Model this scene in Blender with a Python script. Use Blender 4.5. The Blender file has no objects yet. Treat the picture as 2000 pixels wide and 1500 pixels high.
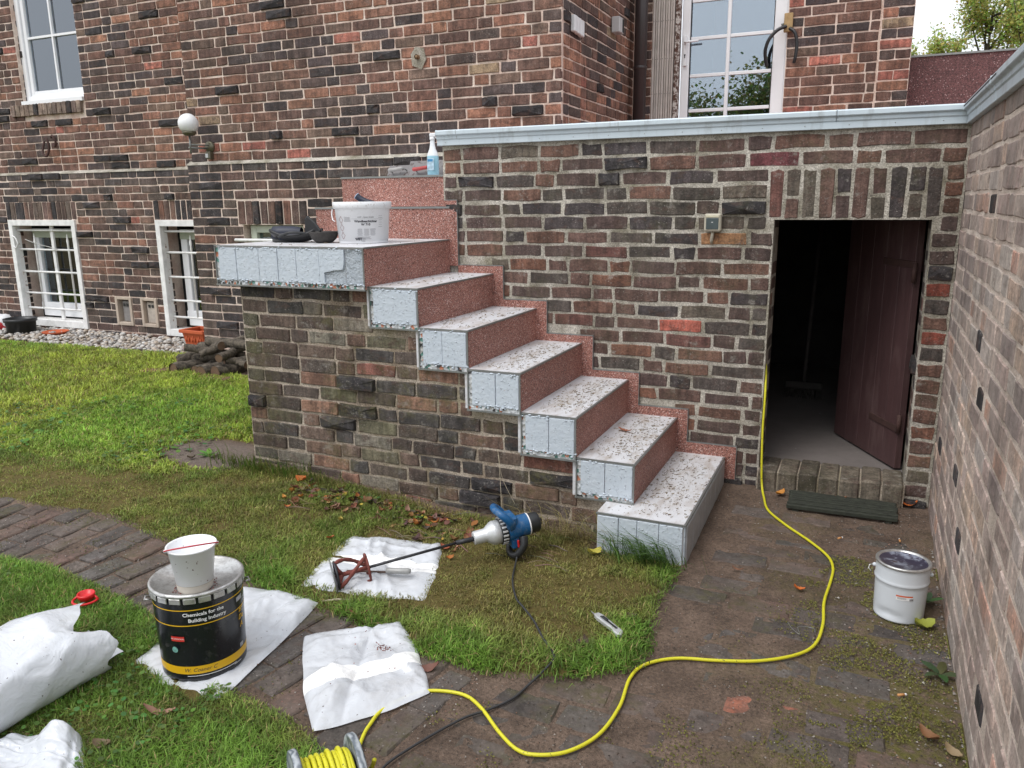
import bpy, math, random
import numpy as np
from mathutils import Vector, Matrix, noise as mnoise
random.seed(7); rng = np.random.default_rng(7)
sc = bpy.context.scene
COL = sc.collection
R = math.radians

# ------------------------------------------------------------------ camera, sky, sun, exposure
CAM_F, CAM_P = 1540.15, Vector((0.6536, -4.3016, 1.5075))
CAM_YAW, CAM_PITCH, CAM_ROLL = -0.4215, 0.2271, -0.0100
def cam_axes():
    cy, sy = math.cos(CAM_YAW), math.sin(CAM_YAW); cp, sp = math.cos(CAM_PITCH), math.sin(CAM_PITCH)
    f = Vector((sy*cp, cy*cp, -sp)); r = Vector((cy, -sy, 0)); u = r.cross(f)
    c, s = math.cos(CAM_ROLL), math.sin(CAM_ROLL)
    return c*r + s*u, -s*r + c*u, f
CR, CU, CF = cam_axes()
cd = bpy.data.cameras.new('camera'); cam = bpy.data.objects.new('camera', cd); COL.objects.link(cam)
cd.sensor_width = 36; cd.lens = CAM_F/2000*36; cd.clip_start = 0.05; cd.clip_end = 900
M3 = Matrix((CR, CU, -CF)).transposed()
cam.matrix_world = Matrix.Translation(CAM_P) @ M3.to_4x4()
sc.camera = cam

SUN_EL, SUN_ROT = R(58), R(205)
world = bpy.data.worlds.new('World'); sc.world = world; world.use_nodes = True
wn = world.node_tree; wn.nodes.clear()
sky = wn.nodes.new('ShaderNodeTexSky'); sky.sky_type = 'NISHITA'; sky.sun_disc = False
sky.sun_elevation = SUN_EL; sky.sun_rotation = SUN_ROT; sky.air_density = 1.0; sky.dust_density = 6.0; sky.ozone_density = 1.0
hsv = wn.nodes.new('ShaderNodeHueSaturation'); hsv.inputs['Saturation'].default_value = 0.22
cl = wn.nodes.new('ShaderNodeMix'); cl.data_type = 'RGBA'; cl.inputs[0].default_value = 0.75; cl.inputs[7].default_value = (8.0, 8.35, 8.9, 1)   # even white overcast over the sky
bg = wn.nodes.new('ShaderNodeBackground'); bg.inputs['Strength'].default_value = 0.125
wo = wn.nodes.new('ShaderNodeOutputWorld')
wn.links.new(sky.outputs[0], hsv.inputs['Color']); wn.links.new(hsv.outputs[0], cl.inputs[6]); wn.links.new(cl.outputs[2], bg.inputs[0]); wn.links.new(bg.outputs[0], wo.inputs[0])
sl = bpy.data.lights.new('sun', 'SUN'); sl.energy = 1.1; sl.angle = R(24); sl.color = (1.0, 0.97, 0.93)
sun = bpy.data.objects.new('sun', sl); COL.objects.link(sun)
sd = Vector((math.sin(SUN_ROT)*math.cos(SUN_EL), math.cos(SUN_ROT)*math.cos(SUN_EL), math.sin(SUN_EL)))
sun.rotation_euler = (-sd).to_track_quat('-Z', 'Y').to_euler()
sc.view_settings.view_transform = 'Standard'; sc.view_settings.look = 'None'
sc.view_settings.exposure = 0.45; sc.view_settings.gamma = 1.0; sc.view_settings.use_curve_mapping = False
sc.cycles.max_bounces = 6; sc.cycles.transparent_max_bounces = 12
sc.cycles.use_denoising = True

def project(P):
    d = P - CAM_P; z = d.dot(CF)
    if z < 0.05: return None
    return 1000 + CAM_F*d.dot(CR)/z, 750 - CAM_F*d.dot(CU)/z, z

# ------------------------------------------------------------------ helpers
def lin(c): return tuple(((v/255)/12.92 if v/255 <= .04045 else ((v/255+.055)/1.055)**2.4) for v in c)
def S(r, g, b, k=1.0):
    return tuple(min(.9, v*k) for v in lin((r, g, b)))
def tag(o, label=None, cat=None, group=None, kind=None):
    if label: o['label'] = label
    if cat: o['category'] = cat
    if group: o['group'] = group
    if kind: o['kind'] = kind
    return o
def empty(name, loc=(0, 0, 0), rz=0, parent=None):
    o = bpy.data.objects.new(name, None); COL.objects.link(o); o.empty_display_size = .05
    o.location = loc; o.rotation_euler = (0, 0, rz)
    if parent: o.parent = parent
    return o
def thing(name, label, cat, loc=(0, 0, 0), rz=0, group=None):
    return tag(empty(name, loc, rz), label, cat, group)

class MB:
    def __init__(s): s.v = []; s.f = []; s.sm = []; s.c = []; s.uv = None
    def add(s, vs, fs, smooth=False, col=None):
        b = len(s.v); s.v += [tuple(p) for p in vs]
        for f in fs: s.f.append([i+b for i in f]); s.sm.append(smooth); s.c.append(col)
        return s
    def box(s, x0, x1, y0, y1, z0, z1, col=None, m=None):
        vs = [Vector(p) for p in ((x0,y0,z0),(x1,y0,z0),(x1,y1,z0),(x0,y1,z0),(x0,y0,z1),(x1,y0,z1),(x1,y1,z1),(x0,y1,z1))]
        if m: vs = [m @ p for p in vs]
        return s.add(vs, [(3,2,1,0),(4,5,6,7),(0,1,5,4),(1,2,6,5),(2,3,7,6),(3,0,4,7)], False, col)
    def bbox(s, x0, x1, y0, y1, z0, z1, b=.003, col=None, m=None):   # box with chamfered edges
        def ring(z, i): return [(x0+i,y0+0*i,z),(x1-i,y0,z),(x1,y0+i,z),(x1,y1-i,z),(x1-i,y1,z),(x0+i,y1,z),(x0,y1-i,z),(x0,y0+i,z)]
        def inn(z): return [(x0+b,y0+b,z),(x1-b,y0+b,z),(x1-b,y0+b,z),(x1-b,y1-b,z),(x1-b,y1-b,z),(x0+b,y1-b,z),(x0+b,y1-b,z),(x0+b,y0+b,z)]
        rings = [inn(z0), ring(z0+b, b), ring(z1-b, b), inn(z1)]
        vs = [Vector(p) for r in rings for p in r]
        if m: vs = [m @ p for p in vs]
        fs = []
        for k in range(3):
            for i in range(8):
                j = (i+1) % 8; a = [k*8+i, k*8+j, (k+1)*8+j, (k+1)*8+i]; fs.append(a)
        fs.append([24, 25, 27, 29]); fs.append([5, 3, 1, 0])
        return s.add(vs, fs, False, col)
    def tube(s, pts, r, n=8, closed=False, col=None, caps=True):
        pts = [Vector(p) for p in pts]; N = len(pts); rr = r if isinstance(r, (list, tuple)) else [r]*N
        vs = []; prev = None
        for i, p in enumerate(pts):
            t = (pts[(i+1) % N] - pts[i-1]) if closed else (pts[min(i+1, N-1)] - pts[max(i-1, 0)])
            if t.length < 1e-9: t = Vector((0, 0, 1))
            t.normalize()
            if prev is None:
                a = t.cross(Vector((0, 0, 1)))
                if a.length < .1: a = t.cross(Vector((1, 0, 0)))
            else: a = prev - t*prev.dot(t)
            a.normalize(); prev = a; b = t.cross(a)
            for k in range(n):
                th = 2*math.pi*k/n; vs.append(p + rr[i]*(math.cos(th)*a + math.sin(th)*b))
        fs = []
        for i in range(N if closed else N-1):
            j = (i+1) % N
            for k in range(n): fs.append([i*n+k, i*n+(k+1) % n, j*n+(k+1) % n, j*n+k])
        if caps and not closed: fs.append(list(range(n))[::-1]); fs.append([(N-1)*n+k for k in range(n)])
        return s.add(vs, fs, True, col)
    def lathe(s, prof, n=32, c=(0, 0, 0), a0=0, a1=2*math.pi, col=None, m=None, smooth=True):
        full = abs(a1-a0-2*math.pi) < 1e-6; N = n if full else n+1; vs = []
        for r, z in prof:
            for k in range(N):
                th = a0+(a1-a0)*k/n; p = Vector((c[0]+r*math.cos(th), c[1]+r*math.sin(th), c[2]+z)); vs.append(m @ p if m else p)
        fs = []
        for i in range(len(prof)-1):
            for k in range(n):
                j = (k+1) % N; fs.append([i*N+k, i*N+j, (i+1)*N+j, (i+1)*N+k])
        return s.add(vs, fs, smooth, col)
    def prism(s, poly, z0, z1, col=None, m=None):
        n = len(poly); vs = [Vector((x, y, z0)) for x, y in poly] + [Vector((x, y, z1)) for x, y in poly]
        if m: vs = [m @ p for p in vs]
        fs = [list(range(n))[::-1], [n+i for i in range(n)]] + [[i, (i+1) % n, n+(i+1) % n, n+i] for i in range(n)]
        return s.add(vs, fs, False, col)
    def sphere(s, c, r, n=12, m=8, sc=(1, 1, 1), col=None):
        vs = []; fs = []
        for i in range(m+1):
            ph = math.pi*i/m
            for k in range(n): th = 2*math.pi*k/n; vs.append((c[0]+r*sc[0]*math.sin(ph)*math.cos(th), c[1]+r*sc[1]*math.sin(ph)*math.sin(th), c[2]-r*sc[2]*math.cos(ph)))
        for i in range(m):
            for k in range(n): fs.append([i*n+k, i*n+(k+1) % n, (i+1)*n+(k+1) % n, (i+1)*n+k])
        return s.add(vs, fs, True, col)
    def mesh(s, name, mat):
        me = bpy.data.meshes.new(name); me.from_pydata([tuple(p) for p in s.v], [], s.f)
        me.polygons.foreach_set('use_smooth', s.sm)
        if any(c is not None for c in s.c):
            at = me.color_attributes.new('tint', 'FLOAT_COLOR', 'CORNER'); cols = []
            for f, c in zip(s.f, s.c): cols += list((*(c or (.5, .5, .5)), 1.0))*len(f)
            at.data.foreach_set('color', cols)
        if s.uv is not None:
            ul = me.uv_layers.new(name='UVMap'); fl = []
            for f in s.f:
                for i in f: fl += s.uv[i]
            ul.data.foreach_set('uv', fl)
        if mat: me.materials.append(mat)
        me.validate(); me.update(); return me
    def build(s, name, mat, parent=None, loc=None, rz=None):
        o = bpy.data.objects.new(name, s.mesh(name, mat)); COL.objects.link(o)
        if parent: o.parent = parent
        if loc: o.location = loc
        if rz is not None: o.rotation_euler = (0, 0, rz)
        return o
def inst(name, me, parent=None, loc=(0, 0, 0), rot=(0, 0, 0), sca=(1, 1, 1)):
    o = bpy.data.objects.new(name, me); COL.objects.link(o)
    if parent: o.parent = parent
    o.location = loc; o.rotation_euler = rot; o.scale = sca; return o
def spline(pts, n=8, closed=False):
    P = [Vector(p) for p in pts]; out = []; N = len(P)
    for i in range(N if closed else N-1):
        if closed: a, b, c, d = P[i-1], P[i], P[(i+1) % N], P[(i+2) % N]
        else: a, b, c, d = P[max(i-1, 0)], P[i], P[i+1], P[min(i+2, N-1)]
        for k in range(n):
            t = k/n; out.append(.5*((2*b)+(c-a)*t+(2*a-5*b+4*c-d)*t*t+(3*b-3*c+d-a)*t**3))
    if not closed: out.append(P[-1])
    return out
def bisolate(o, w=.002, seg=1):
    m = o.modifiers.new('bevel', 'BEVEL'); m.width = w; m.segments = seg; m.limit_method = 'ANGLE'; return o
def text_mesh(txt, size, font_shear=0, bold=0.0):
    cu = bpy.data.curves.new('lettering', 'FONT'); cu.body = txt; cu.size = size; cu.align_x = 'CENTER'; cu.align_y = 'CENTER'; cu.shear = font_shear; cu.offset = bold; cu.resolution_u = 3
    o = bpy.data.objects.new('lettering', cu); COL.objects.link(o); dg = bpy.context.evaluated_depsgraph_get()
    me = bpy.data.meshes.new_from_object(o.evaluated_get(dg)); vs = [tuple(v.co) for v in me.vertices]; fs = [list(p.vertices) for p in me.polygons]
    bpy.data.objects.remove(o); bpy.data.curves.remove(cu); bpy.data.meshes.remove(me); return vs, fs

# ------------------------------------------------------------------ materials
class NT:
    def __init__(s, name):
        s.m = bpy.data.materials.new(name); s.m.use_nodes = True; s.t = s.m.node_tree; s.t.nodes.clear()
        s.out = s.n('ShaderNodeOutputMaterial'); s.p = s.n('ShaderNodeBsdfPrincipled'); s.l(s.p.outputs[0], s.out.inputs[0])
    def n(s, t, **k):
        x = s.t.nodes.new(t)
        for a, b in k.items(): setattr(x, a, b)
        return x
    def l(s, a, b): s.t.links.new(a, b)
    def pos(s, scale=(1, 1, 1), obj=False):
        g = s.n('ShaderNodeTexCoord').outputs['Object'] if obj else s.n('ShaderNodeNewGeometry').outputs['Position']
        if scale == (1, 1, 1): return g
        m = s.n('ShaderNodeMapping'); m.inputs['Scale'].default_value = scale; s.l(g, m.inputs[0]); return m.outputs[0]
    def noise(s, scale, detail=3, rough=.6, vec=None, dist=0):
        x = s.n('ShaderNodeTexNoise'); x.inputs['Scale'].default_value = scale; x.inputs['Detail'].default_value = detail; x.inputs['Roughness'].default_value = rough; x.inputs['Distortion'].default_value = dist
        s.l(vec if vec is not None else s.pos(), x.inputs['Vector']); return x.outputs['Fac']
    def ramp(s, fac, stops, mode='LINEAR'):
        r = s.n('ShaderNodeValToRGB'); r.color_ramp.interpolation = mode; e = r.color_ramp.elements
        while len(e) < len(stops): e.new(.5)
        for i, (p, c) in enumerate(stops):
            e[i].position = p; e[i].color = (*c, 1) if isinstance(c, tuple) else (c, c, c, 1)
        s.l(fac, r.inputs[0]); return r.outputs[0]
    def mix(s, fac, a, b, mode='MIX'):
        x = s.n('ShaderNodeMix', data_type='RGBA', blend_type=mode); x.clamp_result = False
        for v, i in ((fac, 0), (a, 6), (b, 7)):
            if isinstance(v, (int, float)): x.inputs[i].default_value = v if i == 0 else (v, v, v, 1)
            elif isinstance(v, tuple): x.inputs[i].default_value = (*v, 1)
            else: s.l(v, x.inputs[i])
        return x.outputs[2]
    def math(s, op, a, b=0.0, clamp=False):
        x = s.n('ShaderNodeMath', operation=op); x.use_clamp = clamp
        for v, i in ((a, 0), (b, 1)):
            if isinstance(v, (int, float)): x.inputs[i].default_value = v
            else: s.l(v, x.inputs[i])
        return x.outputs[0]
    def bump(s, h, strength=.4, dist=.005):
        b = s.n('ShaderNodeBump'); b.inputs['Strength'].default_value = strength; b.inputs['Distance'].default_value = dist
        s.l(h, b.inputs['Height']); s.l(b.outputs[0], s.p.inputs['Normal'])
    def color(s, c): s.l(c, s.p.inputs['Base Color']) if not isinstance(c, tuple) else setattr(s.p.inputs['Base Color'], 'default_value', (*c, 1))
    def set(s, **k):
        for a, b in k.items(): s.p.inputs[a].default_value = b
        return s
def rgb(s, n): return n
def plain(name, c, rough=.6, metal=0.0, var=.25, scale=18, bump=.15, bd=.002, spec=.5, bscale=60, **k):
    t = NT(name); f = t.noise(scale, 4)
    t.color(t.mix(1.0, c, t.ramp(f, [(.25, 1-var), (.75, 1+var*.6)]), 'MULTIPLY'))
    t.set(Roughness=rough, Metallic=metal, **{'Specular IOR Level': spec})
    if bump: t.bump(t.noise(bscale, 4), bump, bd)
    for a, b in k.items(): t.p.inputs[a.replace('_', ' ')].default_value = b
    return t.m
def brick_mat(name, src, moss=0.0, speck=.45, dust=0.0, mosscol=(.09, .085, .022), dustcol=(.33, .28, .24), lime=0.0):
    t = NT(name)
    if src == 'obj': base = t.n('ShaderNodeObjectInfo').outputs['Color']
    else:
        a = t.n('ShaderNodeAttribute'); a.attribute_name = 'tint'; base = a.outputs['Color']
    P = t.pos()
    c = t.mix(1.0, base, t.ramp(t.noise(1.1, 4, .6, P), [(.32, .62), (.5, .95), (.68, 1.18)]), 'MULTIPLY')
    c = t.mix(1.0, c, t.ramp(t.noise(11, 3, .6, P), [(.3, .6), (.5, 1.0), (.72, 1.38)]), 'MULTIPLY')
    st = t.noise(38, 3, .6, t.pos((1.0, 1.0, .10)))
    c = t.mix(1.0, c, t.ramp(st, [(.36, .7), (.64, 1.2)]), 'MULTIPLY')
    blot = t.ramp(t.noise(15, 3, .7, t.pos((.8, .8, 1.3))), [(.54, 0.0), (.62, 1.0)])
    c = t.mix(t.math('MULTIPLY', blot, .55), c, (.085, .052, .042))
    c = t.mix(1.0, c, t.ramp(t.noise(95, 4, .7, P), [(.3, .55), (.7, 1.36)]), 'MULTIPLY')
    lt = t.ramp(t.noise(19, 4, .7, t.pos((1.1, 1.1, .8))), [(.60, 0.0), (.68, 1.0)])
    c = t.mix(t.math('MULTIPLY', lt, .34), c, t.mix(1.0, base, (1.55, 1.5, 1.45), 'MULTIPLY'))
    if lime: c = t.mix(t.math('MULTIPLY', t.ramp(t.noise(13, 6, .78, P), [(.57, 0.0), (.66, 1.0)]), lime), c, (.36, .335, .30))
    if dust:
        lum = t.n('ShaderNodeRGBToBW'); t.l(base, lum.inputs[0]); lf = t.math('MULTIPLY', t.math('SUBTRACT', lum.outputs[0], .045), 16.0, True)
        c = t.mix(t.math('MULTIPLY', t.math('MULTIPLY', t.ramp(t.noise(9, 4, .65, P), [(.35, .25), (.7, 1.0)]), dust), lf), c, dustcol)
    sp = t.math('MULTIPLY', t.ramp(t.noise(150, 2, .5, P), [(.63, 0.0), (.69, 1.0)]), t.ramp(t.noise(7, 3, .6, P), [(.46, 0.0), (.58, speck)]))
    c = t.mix(sp, c, (.46, .42, .38))
    if moss:
        mm = t.math('MULTIPLY', t.ramp(t.noise(3.2, 4, .65, P), [(.5, 0.0), (.64, moss)]), t.ramp(t.noise(28, 6, .8, P), [(.42, .1), (.56, 1.0)]))
        c = t.mix(mm, c, mosscol)
    run = t.math('MULTIPLY', t.ramp(t.noise(3.4, 4, .65, t.pos((1, 1, .14))), [(.52, 0.0), (.68, 1.0)]), .42); c = t.mix(run, c, t.mix(1.0, c, (.42, .40, .38), 'MULTIPLY'))   # old damp runs
    t.color(c); t.set(Roughness=.82, **{'Specular IOR Level': .35})
    t.bump(t.math('ADD', t.noise(70, 5, .65, P), t.math('MULTIPLY', t.noise(22, 3, .6, P), .9)), .75, .006)
    return t.m
def mortar_mat(name, c, dark, moss=0.0, sand=.3):
    t = NT(name); P = t.pos()
    k = t.mix(t.ramp(t.noise(5, 4, .65, P), [(.36, 0.0), (.62, 1.0)]), dark, c)
    k = t.mix(1.0, k, t.ramp(t.noise(170, 3, .6, P), [(.3, 1-sand*1.3), (.7, 1+sand)]), 'MULTIPLY')
    if moss: k = t.mix(t.math('MULTIPLY', t.ramp(t.noise(2.6, 4, .65, P), [(.5, 0.0), (.66, 1.0)]), moss), k, (.16, .145, .05))
    run = t.math('MULTIPLY', t.ramp(t.noise(3.4, 4, .65, t.pos((1, 1, .14))), [(.52, 0.0), (.68, 1.0)]), .55); k = t.mix(run, k, t.mix(1.0, k, (.45, .43, .40), 'MULTIPLY'))
    t.color(k); t.set(Roughness=.92, **{'Specular IOR Level': .2})
    t.bump(t.math('ADD', t.noise(120, 4, .7, P), t.noise(30, 3, .6, P)), .8, .006); return t.m

M = {}
for nm, kw in dict(house=dict(moss=.0, speck=.55, lime=.12), terrace=dict(moss=.4, speck=.5, lime=.5, mosscol=(.085, .08, .04)), stair=dict(moss=.6, speck=.5, lime=.42, mosscol=(.10, .09, .035)), garden=dict(moss=.0, speck=.2, dust=.75, lime=.4, dustcol=(.36, .31, .275))).items():
    for src in ('obj', 'att'): M[nm, src] = brick_mat('%s_brick_%s' % (nm, src), src, **kw)
M['house', 'mortar'] = mortar_mat('house_mortar', S(232, 216, 203, 1.0), S(206, 180, 166, .98), 0, .16)
M['terrace', 'mortar'] = mortar_mat('terrace_mortar', S(190, 184, 174, 1.1), S(136, 130, 116, 1.0), .25, .4)
M['stair', 'mortar'] = mortar_mat('stair_mortar', S(182, 170, 156, 1.05), S(140, 126, 110, 1.05), .45, .4)
M['garden', 'mortar'] = mortar_mat('garden_mortar', S(214, 200, 188, 1.1), S(186, 170, 158, 1.05), 0, .25)
M['plinth', 'mortar'] = M['house', 'mortar']
WK = 1.5
HOUSE = [((76, 63, 59), 5), ((90, 66, 58), 7), ((104, 74, 62), 7), ((120, 82, 65), 5), ((136, 92, 70), 2.6), ((146, 84, 70), .8), ((56, 49, 50), 2.2), ((134, 114, 88), .3), ((72, 62, 62), 3), ((96, 77, 66), 3)]
PLINTH = [((70, 61, 58), 6), ((84, 65, 59), 6), ((96, 72, 62), 5), ((116, 80, 65), 2), ((138, 80, 67), .4), ((50, 46, 48), 4.5), ((84, 72, 65), 3)]
TERR = [((76, 61, 57), 6), ((86, 64, 57), 6), ((98, 70, 58), 4.5), ((70, 63, 59), 4), ((60, 54, 55), 3.5), ((108, 72, 55), 1.8), ((96, 62, 56), .8), ((86, 78, 68), 1.5)]
STAIR = [((76, 66, 60), 5), ((88, 73, 64), 5), ((100, 78, 65), 4), ((64, 60, 59), 5), ((54, 52, 54), 4), ((116, 85, 68), 2.4), ((106, 100, 88), 2), ((116, 72, 60), .9), ((88, 84, 66), 2)]
GARD = [((164, 144, 134), 5), ((144, 122, 114), 5), ((130, 110, 104), 4), ((170, 142, 122), 3), ((156, 146, 140), 3), ((114, 98, 96), 2), ((166, 122, 102), 1.5)]
def pick(pal, jit=.12, at=None):
    if at is not None and random.random() < .75:      # firing batches: darker and lighter runs within the wall
        a, b = pick(pal, jit), pick(pal, jit); n = mnoise.noise((at[0]*1.1+7, at[1]*1.6, 4.4))+.4*mnoise.noise((at[0]*3, at[1]*3, 1.4)); return (max if n > 0 else min)(a, b, key=sum)
    t = random.random()*sum(w for _, w in pal)
    for c, w in pal:
        t -= w
        if t <= 0: break
    l = lin(c); g = sum(l)/3; j = 1+random.uniform(-jit, jit); return tuple(min(.8, (g*.20+v*.80)*WK*j*m*(1+random.uniform(-.02, .02))) for v, m in zip(l, (1.03, 1.0, .97)))
def BLACK(): k = random.uniform(.75, 1.3); return (.040*k, .036*k, .038*k)

# ------------------------------------------------------------------ brick walls
def brick_verts(w, h, depth, seed, rough=.003, lump=0.0, ch=.004):
    r = random.Random(seed); hw, hh = w/2, h/2; j = lambda a: r.uniform(-a, a)
    o = [(-hw+ch, -hh+j(rough*.6)), (j(w*.2), -hh+j(rough)), (hw-ch, -hh+j(rough*.6)), (hw+j(rough*.7), -hh+ch), (hw+j(rough*.7), hh-ch), (hw-ch, hh+j(rough*.6)), (j(w*.2), hh+j(rough)), (-hw+ch, hh+j(rough*.6)), (-hw+j(rough*.7), hh-ch), (-hw+j(rough*.7), -hh+ch)]
    if rough > .004 and r.random() < .35:      # a chipped corner
        k = r.choice((2, 5, 7, 0)); sx = -1 if k in (0, 7) else 1; sz = -1 if k in (0, 2) else 1; q = r.uniform(.5, 1)*min(.03, w*.25)
        o[k] = (sx*(hw-q), sz*hh)
    n = len(o); ins = .0035
    fr = [((x*(1-ins/hw)), -(r.uniform(.2, 1)*lump), (z*(1-ins/hh))) for x, z in o]
    md = [(x, .004-(r.uniform(0, .5)*lump), z) for x, z in o]; bk = [(x, depth, z) for x, z in o]
    vs = fr+md+bk+[(j(w*.1), -lump*r.uniform(.5, 1.3)-abs(j(.0012)), j(h*.1))]; fs = []
    for i in range(n):
        k = (i+1) % n; fs += [[i, k, 3*n], [n+i, n+k, k, i], [2*n+i, 2*n+k, n+k, n+i]]
    return vs, [f[::-1] for f in fs] if False else fs
OWN = {}
class Wall:
    def __init__(s, owner, style, name, O, ang, parent):
        s.owner, s.style, s.name, s.parent = owner, style, name, parent; s.ang = ang; s.O = Vector(O)
        s.M = Matrix.Translation(s.O) @ Matrix.Rotation(ang, 4, 'Z'); s.b = []; OWN.setdefault(owner, []).append(s)
    def slab(s, x0, x1, z0, z1, holes=(), rec=.006, thick=.2, mat=None, zprof=None):
        xs = sorted({x0, x1, *[h[0] for h in holes if x0 < h[0] < x1], *[h[1] for h in holes if x0 < h[1] < x1]})
        zs = sorted({z0, z1, *[h[2] for h in holes if z0 < h[2] < z1], *[h[3] for h in holes if z0 < h[3] < z1]})
        mb = MB(); full = []
        solid = lambda i, k: 0 <= i < len(xs)-1 and 0 <= k < len(zs)-1 and not any(h[0] < (xs[i]+xs[i+1])/2 < h[1] and h[2] < (zs[k]+zs[k+1])/2 < h[3] for h in holes)
        for i in range(len(xs)-1):
            for k in range(len(zs)-1):
                if not solid(i, k): continue
                a, b, c, d = xs[i], xs[i+1], zs[k], zs[k+1]; y0, y1 = rec, thick
                mb.add([(a,y0,c),(b,y0,c),(b,y0,d),(a,y0,d)], [(0,1,2,3)]); mb.add([(a,y1,c),(b,y1,c),(b,y1,d),(a,y1,d)], [(3,2,1,0)])
                if not solid(i-1, k): mb.add([(a,y0,c),(a,y0,d),(a,y1,d),(a,y1,c)], [(0,1,2,3)])
                if not solid(i+1, k): mb.add([(b,y0,c),(b,y1,c),(b,y1,d),(b,y0,d)], [(0,1,2,3)])
                if not solid(i, k-1): mb.add([(a,y0,c),(a,y1,c),(b,y1,c),(b,y0,c)], [(0,1,2,3)])
                if not solid(i, k+1): mb.add([(a,y0,d),(b,y0,d),(b,y1,d),(a,y1,d)], [(0,1,2,3)])
        s.obj = mb.build(s.name, mat or M[s.style, 'mortar'], s.parent, s.O, s.ang); return s.obj
    def brick(s, x, z, w, h, tint=None, proud=0.0, lump=0.0, name='brick', rot=0.0, y=0.0):
        s.b.append(dict(x=x, z=z, w=w, h=h, t=tint, p=proud, lump=lump, n=name, r=rot, y=y))
    def lay(s, ints, z0, z1, pal, course=.077, joint=.011, L=.24, H=.115, ph=.42, lumps=.03, y=0.0, jz=.0015, pal2=None):
        """ints(z_low, z_high) -> free intervals of one course"""
        n = int(round((z1-z0)/course)); 
        for i in range(n):
            zl = z0+i*course; zc = zl+course/2
            for a, b in ints(zl, zl+course):
                x = a+joint*.4; end = b-joint*.4; last = None; first = True
                if end-x < .03: continue
                while x < end-1e-4:
                    w = H if (random.random() < ph and last != 'H') or (first and random.random() < .5) else L
                    if first and random.random() < .3: w = random.choice((L*.72, H*.7))
                    last = 'H' if w < L*.9 else 'S'; first = False
                    w *= random.uniform(.97, 1.03)
                    if x+w+joint > end-.05: w = end-x
                    if w > L*1.25: w /= 2
                    lm = random.random() < lumps; p = pal2 if pal2 and pal2[1](zc) else None
                    t = BLACK() if lm else pick(p[0] if p else pal, at=(x, zc))
                    s.brick(x+w/2, zc+random.uniform(-jz, jz), w, course-joint*random.uniform(.85, 1.15), t, random.uniform(-.002, .003)+(random.uniform(.0, .012) if lm else 0), random.uniform(.004, .03) if lm else 0, rot=random.uniform(-.008, .008), y=y)
                    x += w+joint*random.uniform(.8, 1.25)
    def row(s, x0, x1, z0, z1, n, pal, name='brick', joint=.011, split=0.0, y=0.0):     # bricks on end
        p = (x1-x0)/n
        for i in range(n):
            xc = x0+p*(i+.5); w = p-joint
            if random.random() < split:
                zm = z0+(z1-z0)*random.uniform(.42, .58)
                for a, b in ((z0, zm-joint/2), (zm+joint/2, z1)): s.brick(xc, (a+b)/2, w, b-a, pick(pal), random.uniform(-.002, .003), 0, name, y=y)
            else:
                lm = random.random() < .1
                s.brick(xc, (z0+z1)/2, w, (z1-z0)*random.uniform(.97, 1), BLACK() if lm else pick(pal), random.uniform(-.002, .004), .006 if lm else 0, name, rot=random.uniform(-.012, .012), y=y)
def intervals(x0, x1, holes):
    def f(zl, zh):
        out = [(x0, x1)]
        for h in holes:
            if h[3] <= zl+.02 or h[2] >= zh-.02: continue
            new = []
            for a, b in out:
                if h[1] <= a or h[0] >= b: new.append((a, b)); continue
                if h[0]-a > .03: new.append((a, h[0]))
                if b-h[1] > .03: new.append((h[1], b))
            out = new
        return out
    return f
OCC = []    # solid boxes that hide what is behind them
def hidden(P):
    d = CAM_P-P; L = d.length; d = d/L
    for lo, hi in OCC:
        t0, t1 = .03, L-.05; ok = True
        for a in range(3):
            if abs(d[a]) < 1e-9:
                if not lo[a] < P[a] < hi[a]: ok = False; break
                continue
            u, v = (lo[a]-P[a])/d[a], (hi[a]-P[a])/d[a]
            if u > v: u, v = v, u
            t0, t1 = max(t0, u), min(t1, v)
            if t0 >= t1: ok = False; break
        if ok: return True
    return False
POOL = {}
def pool_mesh(style, w, h, rough, lump):
    vert = h > w; cls = ('v' if vert else ('S' if w > .19 else 'H' if w > .09 else 'Q')); v = random.randrange(9 if not lump else 5); key = (style, cls, v, lump > 0)
    if key not in POOL:
        W, Hh = {'S': (.24, .066), 'H': (.115, .066), 'Q': (.07, .066), 'v': (.066, .2)}[cls]
        vs, fs = brick_verts(W, Hh, .03, hash(key[1])*0+sum(map(ord, style))*31+v*7+(3 if lump else 0)+len(POOL), rough, .016 if lump else 0)
        me = bpy.data.meshes.new('brick'); me.from_pydata(vs, [], fs); me.materials.append(M[style, 'obj']); me.update(); POOL[key] = (me, W, Hh)
    return POOL[key]
ROUGH = dict(house=.0042, terrace=.0072, stair=.0068, garden=.005)
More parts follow.
